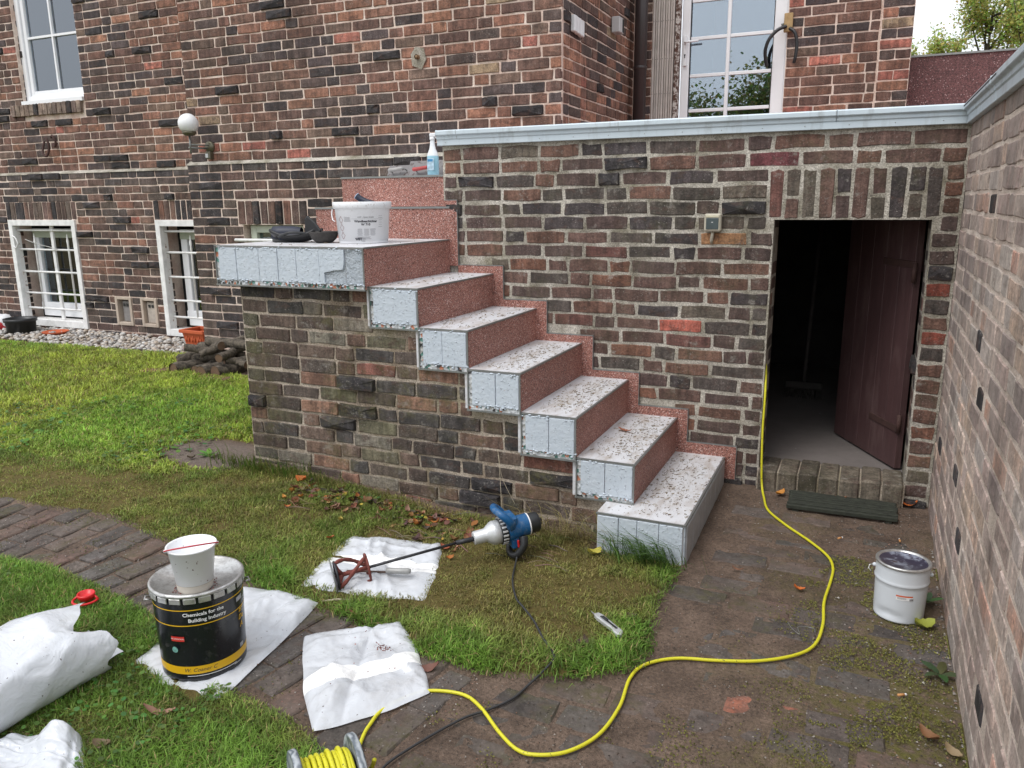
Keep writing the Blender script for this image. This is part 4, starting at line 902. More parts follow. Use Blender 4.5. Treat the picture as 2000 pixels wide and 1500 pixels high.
for a in (TH-1.55, TH+1.5): m = Matrix.Rotation(a, 4, 'Z'); mb = MB(); mb.tube([m @ Vector((.150, -.012, .27)), m @ Vector((.166, -.012, .275)), m @ Vector((.170, 0, .268)), m @ Vector((.166, .012, .275)), m @ Vector((.150, .012, .27))], .003, 6); mb.build('handle_loop', chrome, dr)
# ---- small white pail on the drum
PX, PY, PZ = DX+.045, DY-.05, dr.location.z+H_-.011
pb = thing('bucket', 'small white plastic bucket with a red handle, on the lid of the black drum', 'bucket', (PX, PY, PZ))
t = NT('translucent_white'); P = t.pos(obj=True); c = t.mix(t.ramp(t.noise(95, 2, .5, P), [(.70, 0.0), (.72, 1.0)]), (.82, .83, .85), (.16, .09, .08)); t.color(c); t.set(Roughness=.3); milky = t.m
h = .150; mb = MB(); mb.lathe([(.001, .002), (.053, .0), (.056, .003), (.075, h), (.080, h+.001), (.081, h+.006), (.078, h+.007), (.074, h+.004), (.0545, .008), (.001, .009)], 40); mb.build('body', milky, pb)
mb = MB(); mb.lathe([(.0568, .004), (.0602, .03)], 40); mb.build('residue_band', plain('beige_residue', (.52, .48, .42), .5, 0, .15, 30, .1), pb)
vdir = Vector((CAM_P.x-PX, CAM_P.y-PY, 0)).normalized(); side = Vector((-vdir.y, vdir.x, 0)); up = Vector((0, 0, 1)); tip = (vdir*math.cos(R(24))+up*math.sin(R(24)))
mb = MB(); mb.tube([Vector((0, 0, h-.004))+side*(.084*math.cos(a))+tip*(.088*math.sin(a)) for a in np.linspace(0, math.pi, 22)], .0028, 6); mb.build('handle', plain('red_plastic', (.50, .02, .035), .4, 0, .05, 8, 0), pb)
mb = MB()
for s_ in (-1, 1): mb.sphere(tuple(Vector((0, 0, h-.004))+side*(.081*s_)), .006, 8, 6)
mb.build('handle_ear', milky, pb)['kind'] = 'stuff'
# ---- plastic bags
def bag_mat(name, alpha=.10, band=None, dirt=.0):
    t = NT(name); c = t.mix(t.noise(6, 3), (.66, .69, .74), (.76, .78, .82)); P = t.pos(obj=True)
    if band:
        u = t.n('ShaderNodeUVMap'); x = t.n('ShaderNodeSeparateXYZ'); t.l(u.outputs[0], x.inputs[0]); k = t.math('MULTIPLY', t.math('GREATER_THAN', x.outputs[1], band[0]), t.math('LESS_THAN', x.outputs[1], band[1])); c = t.mix(k, c, (.92, .92, .92))
        al = t.math('SUBTRACT', 1.0, t.math('MULTIPLY', t.math('SUBTRACT', 1.0, k), alpha)); t.l(al, t.p.inputs['Alpha'])
    else: t.p.inputs['Alpha'].default_value = 1-alpha
    c = t.mix(t.math('MULTIPLY', t.ramp(t.noise(8, 6, .75, P), [(.5, 0.0), (.7, 1.0)]), .35), c, (.48, .46, .44)); c = t.mix(t.ramp(t.noise(75, 2, .5, P), [(.73, 0.0), (.745, .9)]), c, (.10, .07, .06)); t.color(c); t.set(Roughness=.2, **{'Specular IOR Level': .55}); t.bump(t.noise(9, 4, .6, P, 1.5), .35, .02); return t.m
def sheet(name, label, quad, hfun, mat, folds=9, seed=1, nx=64, ny=64, loc=None, edge=.16, amp=.012, lift=.010, group=None):
    r = random.Random(seed); cx = sum(q[0] for q in quad)/4; cy = sum(q[1] for q in quad)/4; z0 = G(cx, cy)
    quad = [(cx+(q[0]-cx)*1.06, cy+(q[1]-cy)*1.06) for q in quad]
    FL = [(r.uniform(0, 1), r.uniform(0, 1), r.uniform(0, math.pi), r.uniform(.3, 1)*amp*r.choice((1, 1, -1))*1.25, r.uniform(.010, .045)) for _ in range(folds)]
    mb = MB(); mb.uv = []
    for j in range(ny+1):
        for i in range(nx+1):
            u, v = i/nx, j/ny; e = min(u, 1-u, v, 1-v)
            a, b, c, d = [Vector((q[0], q[1])) for q in quad]; U_, V_ = u*2-1, v*2-1; U2, V2 = U_*math.sqrt(1-.30*V_*V_*.5), V_*math.sqrt(1-.30*U_*U_*.5); uu, vv = U2*.5+.5, V2*.5+.5; p = (a*(1-uu)+b*uu)*(1-vv)+(d*(1-uu)+c*uu)*vv
            wob = mnoise.noise((u*5+seed, v*5, .3))*.02; p = p+Vector((mnoise.noise((v*4, seed, u*4)), mnoise.noise((seed, u*4, v*4))))*.012*(1-min(1, e/.12)*.5)
            rg = (1-abs(mnoise.noise((u*4.5+seed, v*4.5, 2.2)))*2.2)*.006+(1-abs(mnoise.noise((u*11+seed, v*11, 5.1)))*2.2)*.0028; z = hfun(u, v)*.85+wob*.4+rg
            for fu, fv, fa, am, wd in FL:
                dd = abs((u-fu)*math.cos(fa)+(v-fv)*math.sin(fa)); z += am*math.exp(-dd/wd)
            z = max(z, 0)*min(1, e/edge)**.6*1.0+lift; mb.v.append((p.x-cx, p.y-cy, G(p.x, p.y)-z0+z)); mb.uv.append((u, v))
    w = nx+1
    for j in range(ny):
        for i in range(nx): a = j*w+i; mb.f.append([a, a+1, a+w+1, a+w]); mb.sm.append(True); mb.c.append(None)
    o = mb.build(name, mat); o.location = (cx, cy, z0); return tag(o, label, 'plastic bag', group)
bagm = bag_mat('bag_film', .16); bagb = bag_mat('bag_film_banded', .22, (.34, .50)); bagp = bag_mat('bag_film_paddle', .18, (.42, .60)); bagr = bag_mat('bag_film_thick', .08)
b1 = sheet('plastic_bag', 'flat white plastic bag with a bright band and spilled red crumbs, beside the reel', [(-.785, -2.625), (-.545, -2.305), (-.865, -1.965), (-1.155, -2.20)], lambda u, v: .012+.028*(.5+.5*math.sin(u*5+1))*(.5+.5*math.sin(v*6))+.03*math.exp(-((u-.95)/.12)**2)*v, bagb, 12, 3)
mb = MB()
for q in range(5):
    vs, fs = text_mesh('MINERALISCHE QUARZSANDE' if q == 0 else 'MISCHUNG', .0085) if q < 2 else ([], [])
    if not vs: continue
    m = Matrix.Translation((.03, -.01-.014*q+.04, .062)) @ Matrix.Rotation(R(45), 4, 'Z') ; mb.add([m @ Vector(p) for p in vs], fs)
b2 = sheet('plastic_bag', 'crumpled white plastic bag lying under the red crusted mixing paddle', [(-1.405, -1.915), (-.865, -1.79), (-1.06, -1.30), (-1.48, -1.425)], lambda u, v: .010+.020*(.5+.5*math.sin(u*4+2))*(.5+.5*math.sin(v*7))+.05*math.exp(-((u-1)/.1)**2-((v-.95)/.3)**2), bagp, 12, 8)
b3 = sheet('plastic_bag', 'white plastic bag spread on the ground under the black drum', [(-1.595, -2.60), (-1.165, -2.635), (-1.25, -1.97), (-1.62, -2.02)], lambda u, v: (.002 if v < .62 else .002+.02*math.sin((v-.62)*8))+.012*(v > .6)*math.sin(u*9)**2, bagm, 8, 5, amp=.004, edge=.05)
b4 = sheet('plastic_bag', 'corner of a thin white bag standing up from the grass in the lower left', [(-1.60, -3.20), (-1.22, -3.08), (-1.40, -2.93), (-1.62, -3.02)], lambda u, v: .02+.07*math.exp(-((u-.75)/.3)**2-((v-.9)/.35)**2)+.01*math.sin(u*11), bagm, 9, 12, amp=.008)
# big rolled bag
mb = MB(); A_, B_ = Vector((-1.80, -3.45)), Vector((-1.745, -2.66)); na = 56; ns = 60; r = random.Random(4)
fo = [(r.uniform(0, 6.28), r.uniform(0, 1), r.uniform(-6, 6), r.uniform(.004, .012), r.uniform(.08, .25)) for _ in range(14)]
for j in range(ns+1):
    for i in range(na):
        a = 2*math.pi*i/na; s = j/ns; ext = 0.0
        if s > .8: ext = (s-.8)/.2*(.10*math.exp(-((a-2.2)/.55)**2)-.05*math.exp(-((a-1.25)/.35)**2)+.04*math.exp(-((a-.5)/.4)**2)+.012*math.sin(a*9))
        c, q = math.cos(a), math.sin(a); rx = .172*(1+.05*math.sin(s*5)); rz = .116
        x = math.copysign(abs(c)**.8, c)*rx; z = math.copysign(abs(q)**.85, q)*rz+.108
        for fa, fs_, fk, am, wd in fo:
            d_ = abs(((a-fa-fk*(s-fs_)+math.pi) % (2*math.pi))-math.pi); z += am*math.exp(-d_/wd)*(1 if q > -.3 else 0); x += .5*am*math.exp(-d_/wd)*c
        if s > .86: k = (s-.86)/.14; z = z*(1-.18*k)+.0*k
        p = A_+(B_-A_)*s; d_ = (B_-A_).normalized(); n_ = Vector((d_.y, -d_.x)); p = p+d_*ext+n_*x; mb.v.append((p.x+1.77, p.y+3.0, max(z, .004)))
for j in range(ns):
    for i in range(na): k = (i+1) % na; mb.f.append([j*na+i, j*na+k, (j+1)*na+k, (j+1)*na+i]); mb.sm.append(True); mb.c.append(None)
b5 = mb.build('plastic_bag', bagr); b5.location = (-1.77, -3.0, G(-1.7, -2.9)); tag(b5, 'big rolled heavy white plastic sack with ragged open end on the lawn', 'plastic bag')
mb = MB()      # inner fold of the sack mouth
for j in range(9):
    for i in range(15): u = i/14; v = j/8; mb.v.append((-.13+.26*u, -.05+v*.11+.02*math.sin(u*7), .05+.05*math.sin(u*3.1)+.012*math.sin(u*12+v*3)))
for j in range(8):
    for i in range(14): a = j*15+i; mb.f.append([a, a+1, a+16, a+15]); mb.sm.append(True); mb.c.append(None)
mb.build('inner_fold', bagr, b5, (.03, .33, 0))
# ---- stirring machine
ang = R(44); g0 = G(-.75, -1.35); mx = thing('mixer_drill', 'blue and silver two-handled electric mixing drill with its paddle on a bag', 'power tool', (-.833, -1.418, g0), ang)
ax = Matrix.Translation((0, 0, .135)) @ Matrix.Rotation(R(-6.5), 4, 'Y') @ Matrix.Rotation(R(90), 4, 'Y')   # lathe z -> tool axis
alu = plain('cast_alu', (.60, .61, .62), .38, .35, .12, 20, .2, .002); bl_ = NT('blue_plastic'); P = bl_.pos(obj=True); bl_.color(bl_.mix(bl_.math('MULTIPLY', bl_.ramp(bl_.noise(38, 5, .75, P), [(.5, 0.0), (.68, 1.0)]), .45), (.004, .085, .23), (.20, .24, .27))); bl_.set(Roughness=.4); bl_.bump(bl_.noise(60, 4), .2, .002); blue = bl_.m; blackp = plain('black_plastic', (.02, .021, .023), .4, 0, .2, 20, .1)
mb = MB(); mb.lathe([(.001, 0), (.028, 0), (.030, .003), (.031, .055), (.036, .062), (.050, .082), (.054, .092), (.054, .118), (.050, .121)], 32, m=ax); mb.build('gearbox', alu, mx)
mb = MB(); mb.lathe([(.05, .118), (.059, .119), (.060, .150), (.055, .152)], 32, m=ax); mb.build('vent_ring', blackp, mx)
for i in range(20): m = ax @ Matrix.Rotation(2*math.pi*i/20, 4, 'Z'); mb = MB(); mb.bbox(.057, .0625, -.004, .004, .122, .146, .001, m=m); mb.build('vent_rib', alu, mx)
mb = MB(); mb.lathe([(.055, .150), (.058, .155), (.056, .19), (.050, .21), (.049, .255)], 32, m=ax); mb.build('motor_housing', blue, mx)
mb = MB(); mb.lathe([(.050, .254), (.0505, .258), (.0495, .260)], 32, m=ax); mb.build('white_ring', ink_w, mx)
mb = MB(); mb.lathe([(.046, .259), (.0465, .262), (.045, .300), (.040, .308), (.001, .309)], 28, m=ax); mb.build('end_cap', blackp, mx)
m6 = Matrix.Translation((0, 0, .135)) @ Matrix.Rotation(R(-6.5), 4, 'Y')
for sg, nm in ((1, 'handle'), (-1, 'handle')):
    pts = [(.165, -.045, .03*sg), (.155, -.062, .062*sg), (.125, -.05, .098*sg), (.112, 0, .108*sg), (.125, .05, .098*sg), (.155, .062, .062*sg), (.165, .045, .03*sg)]
    if sg < 0: pts = [(x+.05, y, z*1.12) for x, y, z in pts]
    mb = MB(); mb.tube([m6 @ p for p in spline(pts, 6)], [.022-.006*math.sin(math.pi*i/36) for i in range(37)], 10); mb.build(nm, blue if sg > 0 else blackp, mx)
mb = MB(); mb.bbox(.15, .20, -.05, .05, .03, .07, .008, m=m6); mb.bbox(.16, .215, -.045, .045, -.085, -.03, .008, m=m6); mb.build('handle_root', blue, mx)
mb = MB(); mb.bbox(.180, .190, -.064, -.055, -.072, -.035, .003, m=m6); mb.build('trigger', plain('signal_red', (.6, .02, .02), .4), mx)
rod = plain('dirty_steel', (.05, .05, .055), .5, .5, .5, 40, .4); crust = plain('red_crust', S(120, 62, 54), .8, 0, .35, 60, 1.0, .008)
P0 = Vector((-.02, 0, .133)); P1 = Vector((-.60, -.0, .062)); dR = (P1-P0).normalized()
mb = MB(); mb.tube([P0+Vector((.03, 0, 0)), P0+dR*.06], .011, 12); mb.tube([P0+dR*.06, P1], .0062, 10); mb.build('shaft', rod, mx)
pa = empty('paddle', tuple(P1), 0, mx); fr = Matrix((dR, Vector((0, 1, 0)), dR.cross(Vector((0, 1, 0))))).transposed().to_4x4()
mb = MB(); n = 18
ring = [fr @ Vector((.0, .062*math.cos(a), .058*math.sin(a))) for a in np.linspace(0, 2*math.pi, n+1)[:-1]]; mb.tube(ring, .006, 7, True); mb.build('front_ring', rod, pa)
for k in range(3):
    a0 = 2*math.pi*k/3+.5; mb = MB(); mb.tube([fr @ Vector((-.13+.13*t_, (.06-.02*(1-t_)*0)*math.cos(a0+1.9*(1-t_)), .058*math.sin(a0+1.9*(1-t_)))) for t_ in np.linspace(0, 1, 10)], [.0065+.003*abs(math.sin(i*2.1)) for i in range(10)], 7); mb.build('helix_bar', crust, pa)
    mb = MB(); mb.tube([fr @ Vector((-.02, 0, 0)), fr @ Vector((-.005, .03*math.cos(a0), .03*math.sin(a0))), fr @ Vector((0, .06*math.cos(a0), .057*math.sin(a0)))], [.012, .010, .007], 7); mb.build('spoke', crust, pa)
mb = MB(); mb.tube([fr @ Vector((-.13, .06*math.cos(a), .057*math.sin(a))) for a in np.linspace(0, 2*math.pi, n+1)[:-1]], .0055, 7, True); mb.tube([fr @ Vector((-.14, 0, 0)), fr @ Vector((0, 0, 0))], .010, 8); mb.build('rear_ring', crust, pa)
mb = MB(); m = pa.matrix_basis; mb.bbox(.012, .016, -.068, .068, -.058, .062, .002, m=fr); mb.build('guard_plate', zinc2, pa)
# ---- file, knife
fl = thing('file', 'rusty file with a worn grey handle lying on the paddle bag', 'file', (-1.14, -1.71, G(-1.14, -1.71)+.040), math.atan2(.094, .274))
mb = MB(); mb.bbox(-.14, .035, -.005, .005, .002, .008, .001); mb.build('blade', plain('rusty_steel', S(92, 74, 66), .7, .3, .4, 40, .4), fl); mb = MB(); mb.lathe([(.001, .03), (.010, .032), (.013, .05), (.012, .09), (.014, .125), (.010, .138), (.001, .14)], 14, m=Matrix.Translation((0, 0, .012)) @ Matrix.Rotation(R(90), 4, 'Y')); mb.build('handle', plain('worn_grey', S(158, 158, 156), .5, .2, .3, 30, .2), fl)
kn = thing('utility_knife', 'silver snap-off utility knife on the mossy grass by the brick path', 'knife', (-.12, -1.705, G(-.12, -1.7)+.022), math.atan2(-.10, .131))
mb = MB(); mb.prism([(-.085, -.012), (-.06, -.017), (.03, -.015), (.06, -.022), (.085, -.020), (.088, -.004), (.07, .013), (.03, .012), (-.06, .016), (-.085, .010)], 0, .018); bisolate(mb.build('body', plain('knife_alu', (.62, .63, .64), .35, .5, .15, 30, .1), kn), .004, 2)
mb = MB(); mb.bbox(-.055, .05, -.005, .005, .0175, .0195, .001); mb.build('slot', blackp, kn); mb = MB(); mb.bbox(-.045, -.012, -.006, .006, .018, .025, .002); mb.build('slider', blackp, kn); mb = MB(); mb.prism([(-.125, .0), (-.085, -.008), (-.085, .006)], .006, .0075); mb.build('blade', chrome, kn)
# ---- cable reel and cables
yel = NT('yellow_cable'); P = yel.pos(); yel.color(yel.mix(yel.ramp(yel.noise(150, 2, .5, P), [(.66, 0.0), (.70, .9)]), S(214, 208, 44, .92), (.05, .045, .02))); yel.set(Roughness=.45); yel = yel.m
RX, RY, RZ = -.500, -2.905, .028; ra = R(49); rl = thing('cable_reel', 'grey flanged reel wound with yellow cable at the bottom edge of the yard', 'cable reel', (RX, RY, RZ), ra)
t = NT('streaky_grey'); P = t.pos(obj=True); w_ = t.n('ShaderNodeTexWave'); w_.inputs['Scale'].default_value = 18; w_.inputs['Distortion'].default_value = 9; w_.inputs['Detail'].default_value = 3; t.l(P, w_.inputs['Vector']); t.color(t.mix(w_.outputs['Fac'], S(92, 100, 108), S(168, 174, 178))); t.set(Roughness=.5); streaky = t.m
for s_ in (-1, 1):
    mb = MB(); mb.lathe([(.02, -.006), (.112, -.006), (.124, -.010), (.126, -.004), (.126, .006), (.122, .010), (.112, .006), (.02, .006)], 44, m=Matrix.Translation((s_*.076, 0, 0)) @ Matrix.Rotation(R(90), 4, 'Y')); mb.build('flange', streaky, rl)
mb = MB(); mb.lathe([(.06, -.075), (.06, .075)], 24, m=Matrix.Rotation(R(90), 4, 'Y')); mb.build('hub', blackp, rl)
mb = MB(); tr = .0063; x = -.064
for layer, rad in ((0, .084), (1, .094)):
    pts = []
    N_ = 10 if layer == 0 else 9
    for i in range(N_*26+1):
        a = 2*math.pi*i/26*(1 if layer == 0 else 1); xx = -.063+.126*i/(N_*26)+random.uniform(-.0006, .0006)+.004*math.sin(a+layer*2); rr = rad+.004*math.sin(i*.11)+.003*mnoise.noise((i*.05, layer, 0)); pts.append((xx, rr*math.cos(a), rr*math.sin(a)))
    mb.tube(pts, tr, 7)
mb.build('winding', yel, rl)
yc = [(.06, .9, .95), (.10, .38, .80), (.19, .10, .66), (.212, .0, .52), (.216, -.045, .30), (.226, -.075, .10), (.236, -.09, .0), (.258, -.18, None), (.298, -.339, None), (.40, -.49, None), (.514, -.624, None), (.60, -.75, None), (.628, -.86, None), (.624, -.986, None), (.609, -1.177, None), (.614, -1.36, None), (.594, -1.519, None), (.532, -1.616, None), (.42, -1.70, None), (.29, -1.752, None), (.153, -1.795, None), (.063, -1.874, None), (.036, -1.972, None), (.047, -2.131, None), (.028, -2.285, None), (-.032, -2.392, None), (-.11, -2.442, None), (-.174, -2.445, None), (-.257, -2.394, None), (-.359, -2.311, None), (-.444, -2.272, None), (-.547, -2.292, None), (-.60, -2.34, None), (-.645, -2.44, None), (-.642, -2.52, None), (-.628, -2.58, None), (-.58, -2.68, -.06), (-.50, -2.76, -.02), (-.45, -2.79, .03), (-.43, -2.80, .07)]
pts = spline([(x, y, z if z is not None else G(x, y)+.010) for x, y, z in yc], 9)
mb = MB(); mb.tube(pts, .0060, 9); o = mb.build('extension_cable', yel); tag(o, 'yellow extension cable snaking from the cellar door across the yard', 'cable')
bc = [(-.668, -1.19, .085), (-.665, -1.26, .05), (-.655, -1.36, None), (-.60, -1.52, None), (-.528, -1.649, None), (-.485, -1.695, None), (-.464, -1.715, None), (-.39, -1.79, None), (-.318, -1.883, None), (-.248, -1.96, None), (-.232, -2.02, None), (-.268, -2.147, None), (-.287, -2.229, None), (-.335, -2.31, None), (-.393, -2.386, None), (-.47, -2.56, None), (-.50, -2.68, None), (-.47, -2.85, None), (-.40, -3.0, None)]
mb = MB(); mb.tube(spline([(x, y, z if z is not None else G(x, y)+(.030 if inpoly(LAWN_A, [x], [y])[0] else .009)) for x, y, z in bc], 8), .0042, 7); o = mb.build('mixer_cable', plain('black_cable', (.03, .031, .033), .5, 0, .3, 60, .1)); tag(o, 'thin black lead of the mixer running over the grass to the path', 'cable')
# ---- white metal pail by the garden wall
px, py = .876, -1.145; pl = thing('metal_pail', 'dented white metal pail with a stained grey lid beside the garden wall', 'pail', (px, py, GZ(px, py)), 0)
enam = plain('white_enamel', S(206, 211, 216, 1.0), .28, 0, .04, 6, .03); mb = MB(); Rp = .0965
prof = [(.001, .004), (.086, .003), (.088, 0), (.089, .004)]+[(.089+.0055*(z/.2), z) for z in np.linspace(.01, .145, 12)]+[(.0955, .149), (.0975, .154), (.0955, .159)]+[(.0945, z) for z in np.linspace(.165, .215, 4)]+[(.0965, .219), (.0965, .223)]; mb.lathe(prof, 56)
for i, p in enumerate(mb.v):
    a = math.atan2(p[1], p[0])
    d_ = abs(((a-R(-118)+math.pi) % (2*math.pi))-math.pi); zz_ = .032-.014*(d_/.9)
    if d_ < .75 and .004 < p[2] < .07: f = .009*math.exp(-((p[2]-zz_)/.012)**2)*(1-(d_/.75)**2); q = 1-f/.09; mb.v[i] = (p[0]*q, p[1]*q, p[2]-f*.3)
mb.build('body', enam, pl)
t = NT('stained_lid'); P = t.pos(obj=True); c = t.mix(t.ramp(t.noise(22, 5, .7, P), [(.5, 0.0), (.62, 1.0)]), S(70, 66, 82), S(150, 156, 172)); c = t.mix(t.ramp(t.noise(35, 4, .6, P), [(.64, 0.0), (.66, 1.0)]), c, S(78, 52, 46)); t.color(c); t.set(Roughness=.3, Metallic=.3)
mb = MB(); mb.lathe([(.001, .2145), (.078, .2145), (.083, .219), (.085, .219)], 48); mb.build('lid', t.m, pl); mb = MB(); mb.lathe([(.085, .219), (.088, .224), (.094, .2255), (.098, .223), (.098, .216), (.0955, .214)], 48); mb.build('rim', chrome, pl)
TP = math.atan2(CAM_P.y-py, CAM_P.x-px); mb = MB(); wrap_rect(mb, .0915, TP+.18, .058, .098, .112, .0012); mb.build('label_white', ink_w, pl); mb = MB(); wrap_rect(mb, .0915, TP+.18, .058, .112, .118, .0012); mb.build('label_stripe', plain('orange_red', (.62, .10, .02), .5, 0, .05, 8, 0), pl)
mb = MB()
for i in range(7): wrap_rect(mb, .0915, TP+.38+i*.022, .0011, .0995, .108, .0018, 1)
for z in (.109, .1065, .1035): wrap_rect(mb, .0915, TP+.08, .03, z, z+.0008, .0018, 4)
mb.build('label_print', ink, pl)
for s_ in (-1, 1): m = Matrix.Rotation(TP+s_*1.62, 4, 'Z'); mb = MB(); mb.sphere(tuple(m @ Vector((.099, 0, .182))), .008, 8, 6); mb.build('handle_ear', enam, pl)
m = Matrix.Rotation(TP-1.62, 4, 'Z'); mb = MB(); mb.tube([m @ Vector(p) for p in ((.105, 0, .182), (.116, .004, .178), (.118, .012, .168), (.108, .02, .16))], .002, 6); mb.build('wire_handle', chrome, pl)
# ---- wooden boot grate at the cellar threshold
gr_ = thing('boot_grate', 'dark green weathered slatted grate in front of the cellar threshold', 'grate', (.636, -.152, G(.63, -.15)+.004), R(1.5)); gm_ = plain('mossy_dark_wood', (.030, .034, .024), .8, 0, .5, 25, .6, .004)
for i in range(9): mb = MB(); y = -.125+i*.030; mb.bbox(-.255+random.uniform(-.006, .006), .255+random.uniform(-.006, .006), y, y+.023, 0, .024+random.uniform(-.003, .003), .003); mb.build('slat', gm_, gr_)
mb = MB(); mb.box(-.23, -.2, -.12, .14, -.012, .004); mb.box(.2, .23, -.12, .14, -.012, .004); mb.build('batten', gm_, gr_)
# ---- white bucket on the landing
bx, by, bz = -1.962, -.50, 1.291; bk = thing('bucket', 'large white printed plastic bucket on the stair landing with splashed rim', 'bucket', (bx, by, bz))
t = NT('splashed_white'); P = t.pos(obj=True); z_ = t.n('ShaderNodeSeparateXYZ'); t.l(P, z_.inputs[0]); spl = t.math('MULTIPLY', t.ramp(t.noise(60, 4, .75, P), [(.56, 0.0), (.66, .6)]), t.ramp(z_.outputs[2], [(.14, 0.0), (.21, 1.0)])); c = t.mix(spl, (.76, .77, .79), (.33, .28, .24)); t.color(c); t.set(Roughness=.4); splash = t.m
hb = .222; mb = MB(); mb.lathe([(.001, .003), (.133, .0), (.136, .004), (.152, hb-.035), (.157, hb-.034), (.162, hb-.030), (.164, hb), (.159, hb+.003), (.155, hb-.002), (.137, .012), (.001, .010)], 56); mb.build('body', splash, bk)
TB = math.atan2(CAM_P.y-by, CAM_P.x-bx); tb = .016/.187
wrap_text('lettering', 'Wandbeschichter', .0165, .1363, TB+.11, .120, ink, bk, tb, bold=.0006); wrap_text('lettering', 'W 710', .0165, .1363, TB+.10, .103, ink, bk, tb, bold=.0006); wrap_text('lettering', 'WST - Quarz GmbH', .0095, .1363, TB+.11, .142, ink, bk, tb)
wrap_text('lettering', 'WST', .017, .1363, TB-.20, .024, ink, bk, tb, bold=.0012)
mb = MB()
for cxi in range(3):
    for j in range(7): wrap_rect(mb, .1363, TB-.13+cxi*.25, random.uniform(.022, .032), .078-j*.0055, .0793-j*.0055, .0009, 4, tb)
for j in range(4): wrap_rect(mb, .1363, TB+.0, random.uniform(.06, .085), .036-j*.004, .0369-j*.004, .0009, 6, tb)
for j in range(5): wrap_rect(mb, .1363, TB-.02, random.uniform(.018, .03), .027-j*.004, .0279-j*.004, .0009, 4, tb)
for j in range(6): wrap_rect(mb, .1363, TB-.62, random.uniform(.03, .045), .142-j*.0045, .1431-j*.0045, .0009, 4, tb); wrap_rect(mb, .1363, TB+.70, random.uniform(.02, .03), .150-j*.012, .1511-j*.012, .0009, 4, tb)
wrap_rect(mb, .1363, TB+.1, .2, .1335, .1341, .0009, 10, tb); mb.build('fine_print', plain('grey_ink', (.16, .16, .18), .6), bk)
for j in range(3):
    mb = MB(); c_ = .128-j*.0425; h_ = .019; pts = [(0, h_), (h_*.82, 0), (0, -h_), (-h_*.82, 0)]
    for a, b in zip(pts, pts[1:]+pts[:1]):
        a, b = Vector(a), Vector(b); d_ = (b-a).normalized(); n_ = Vector((-d_.y, d_.x))*.0009; q = [a-n_, b-n_, b+n_, a+n_]
        mb.add(bend([(p.x, p.y, 0) for p in q], .1363, TB-.93+j*.015, c_, .0010, tb), [(0, 1, 2, 3)])
    mb.build('hazard_diamond', plain('brown_red_ink', (.22, .06, .04), .6) if j == 0 else bpy.data.materials['brown_red_ink'], bk)
m = Matrix.Rotation(TB-1.5, 4, 'Z'); mb = MB(); mb.tube([m @ Vector(p) for p in ((.165, 0, .185), (.170, .01, .16), (.168, .05, .13), (.158, .075, .12))], .003, 6); mb.build('handle', plastic_w, bk)
gl = thing('glove', 'dark blue rubber glove cuff poking out over the white bucket rim', 'glove', (bx-.035, by+.02, bz+hb-.025)); gl.scale = (.55, .55, .55); navy = plain('navy_rubber', (.012, .016, .035), .5, 0, .3, 14, .1)
mb = MB(); mb.tube(spline([(.18, .02, .02), (.10, .01, .045), (.03, 0, .075), (-.015, -.01, .108)], 6), [.03, .032, .034, .034, .034, .034]+[.032]*13, 14, caps=False); mb.build('cuff', navy, gl); mb = MB(); c0 = Vector((-.015, -.01, .108)); n_ = Vector((-.045, -.01, .033)).normalized(); u_ = n_.cross(Vector((0, 1, 0))).normalized(); w_ = n_.cross(u_); mb.tube([c0+.031*(u_*math.cos(a)+w_*math.sin(a)) for a in np.linspace(0, 2*math.pi, 21)[:-1]], .0035, 6, True); mb.build('cuff_rim', plain('pale_blue_rim', (.45, .58, .75), .5), gl)
# ---- knee pads and rubber bowl
def shell(mb, c, L, W_, H_, curl, n=14, m=10):
    for j in range(m+1):
        for i in range(n+1):
            u = i/n*2-1; v = j/m*2-1; mb.v.append((c[0]+u*L/2, c[1]+v*W_/2*(1-.2*u*u), c[2]+H_*(.15+curl*abs(u)**2.2+.55*v*v)+.006*mnoise.noise((u*3+c[0]*9, v*3, 1))))
    b = len(mb.v)-(n+1)*(m+1)
    for j in range(m):
        for i in range(n): a = b+j*(n+1)+i; mb.f.append([a, a+1, a+n+2, a+n+1]); mb.sm.append(True); mb.c.append(None)
kp = thing('knee_pad', 'black knee pad with an upturned flap on the landing, leaning on another', 'knee pad', (-2.385, -.56, 1.293), R(14)); mb = MB(); shell(mb, (0, 0, 0), .27, .14, .062, .55)
o = mb.build('shell', blackr, kp); sm = o.modifiers.new('thick', 'SOLIDIFY'); sm.thickness = .012
mb = MB(); m = Matrix.Translation((.075, .02, .035)) @ Matrix.Rotation(R(-18), 4, 'Z') @ Matrix.Rotation(R(90), 4, 'X'); mb.prism([(-.035, 0), (.075, -.005), (.085, .03), (.045, .075), (-.01, .115), (-.03, .095)], -.008, .008, m=m); bisolate(mb.build('flap', blackr, kp), .006, 2)
mb = MB(); mb.bbox(-.10, .06, -.05, .05, .012, .05, .012); mb.build('foam', navy, kp); mb = MB(); mb.tube(spline([(-.08, -.07, .03), (.0, -.09, .055), (.09, -.06, .05)], 6), .008, 6); mb.build('strap', blackp, kp)
k2 = thing('knee_pad', 'rolled navy knee sleeve lying at the left end of the landing', 'knee pad', (-2.50, -.52, 1.292), R(20)); mb = MB()
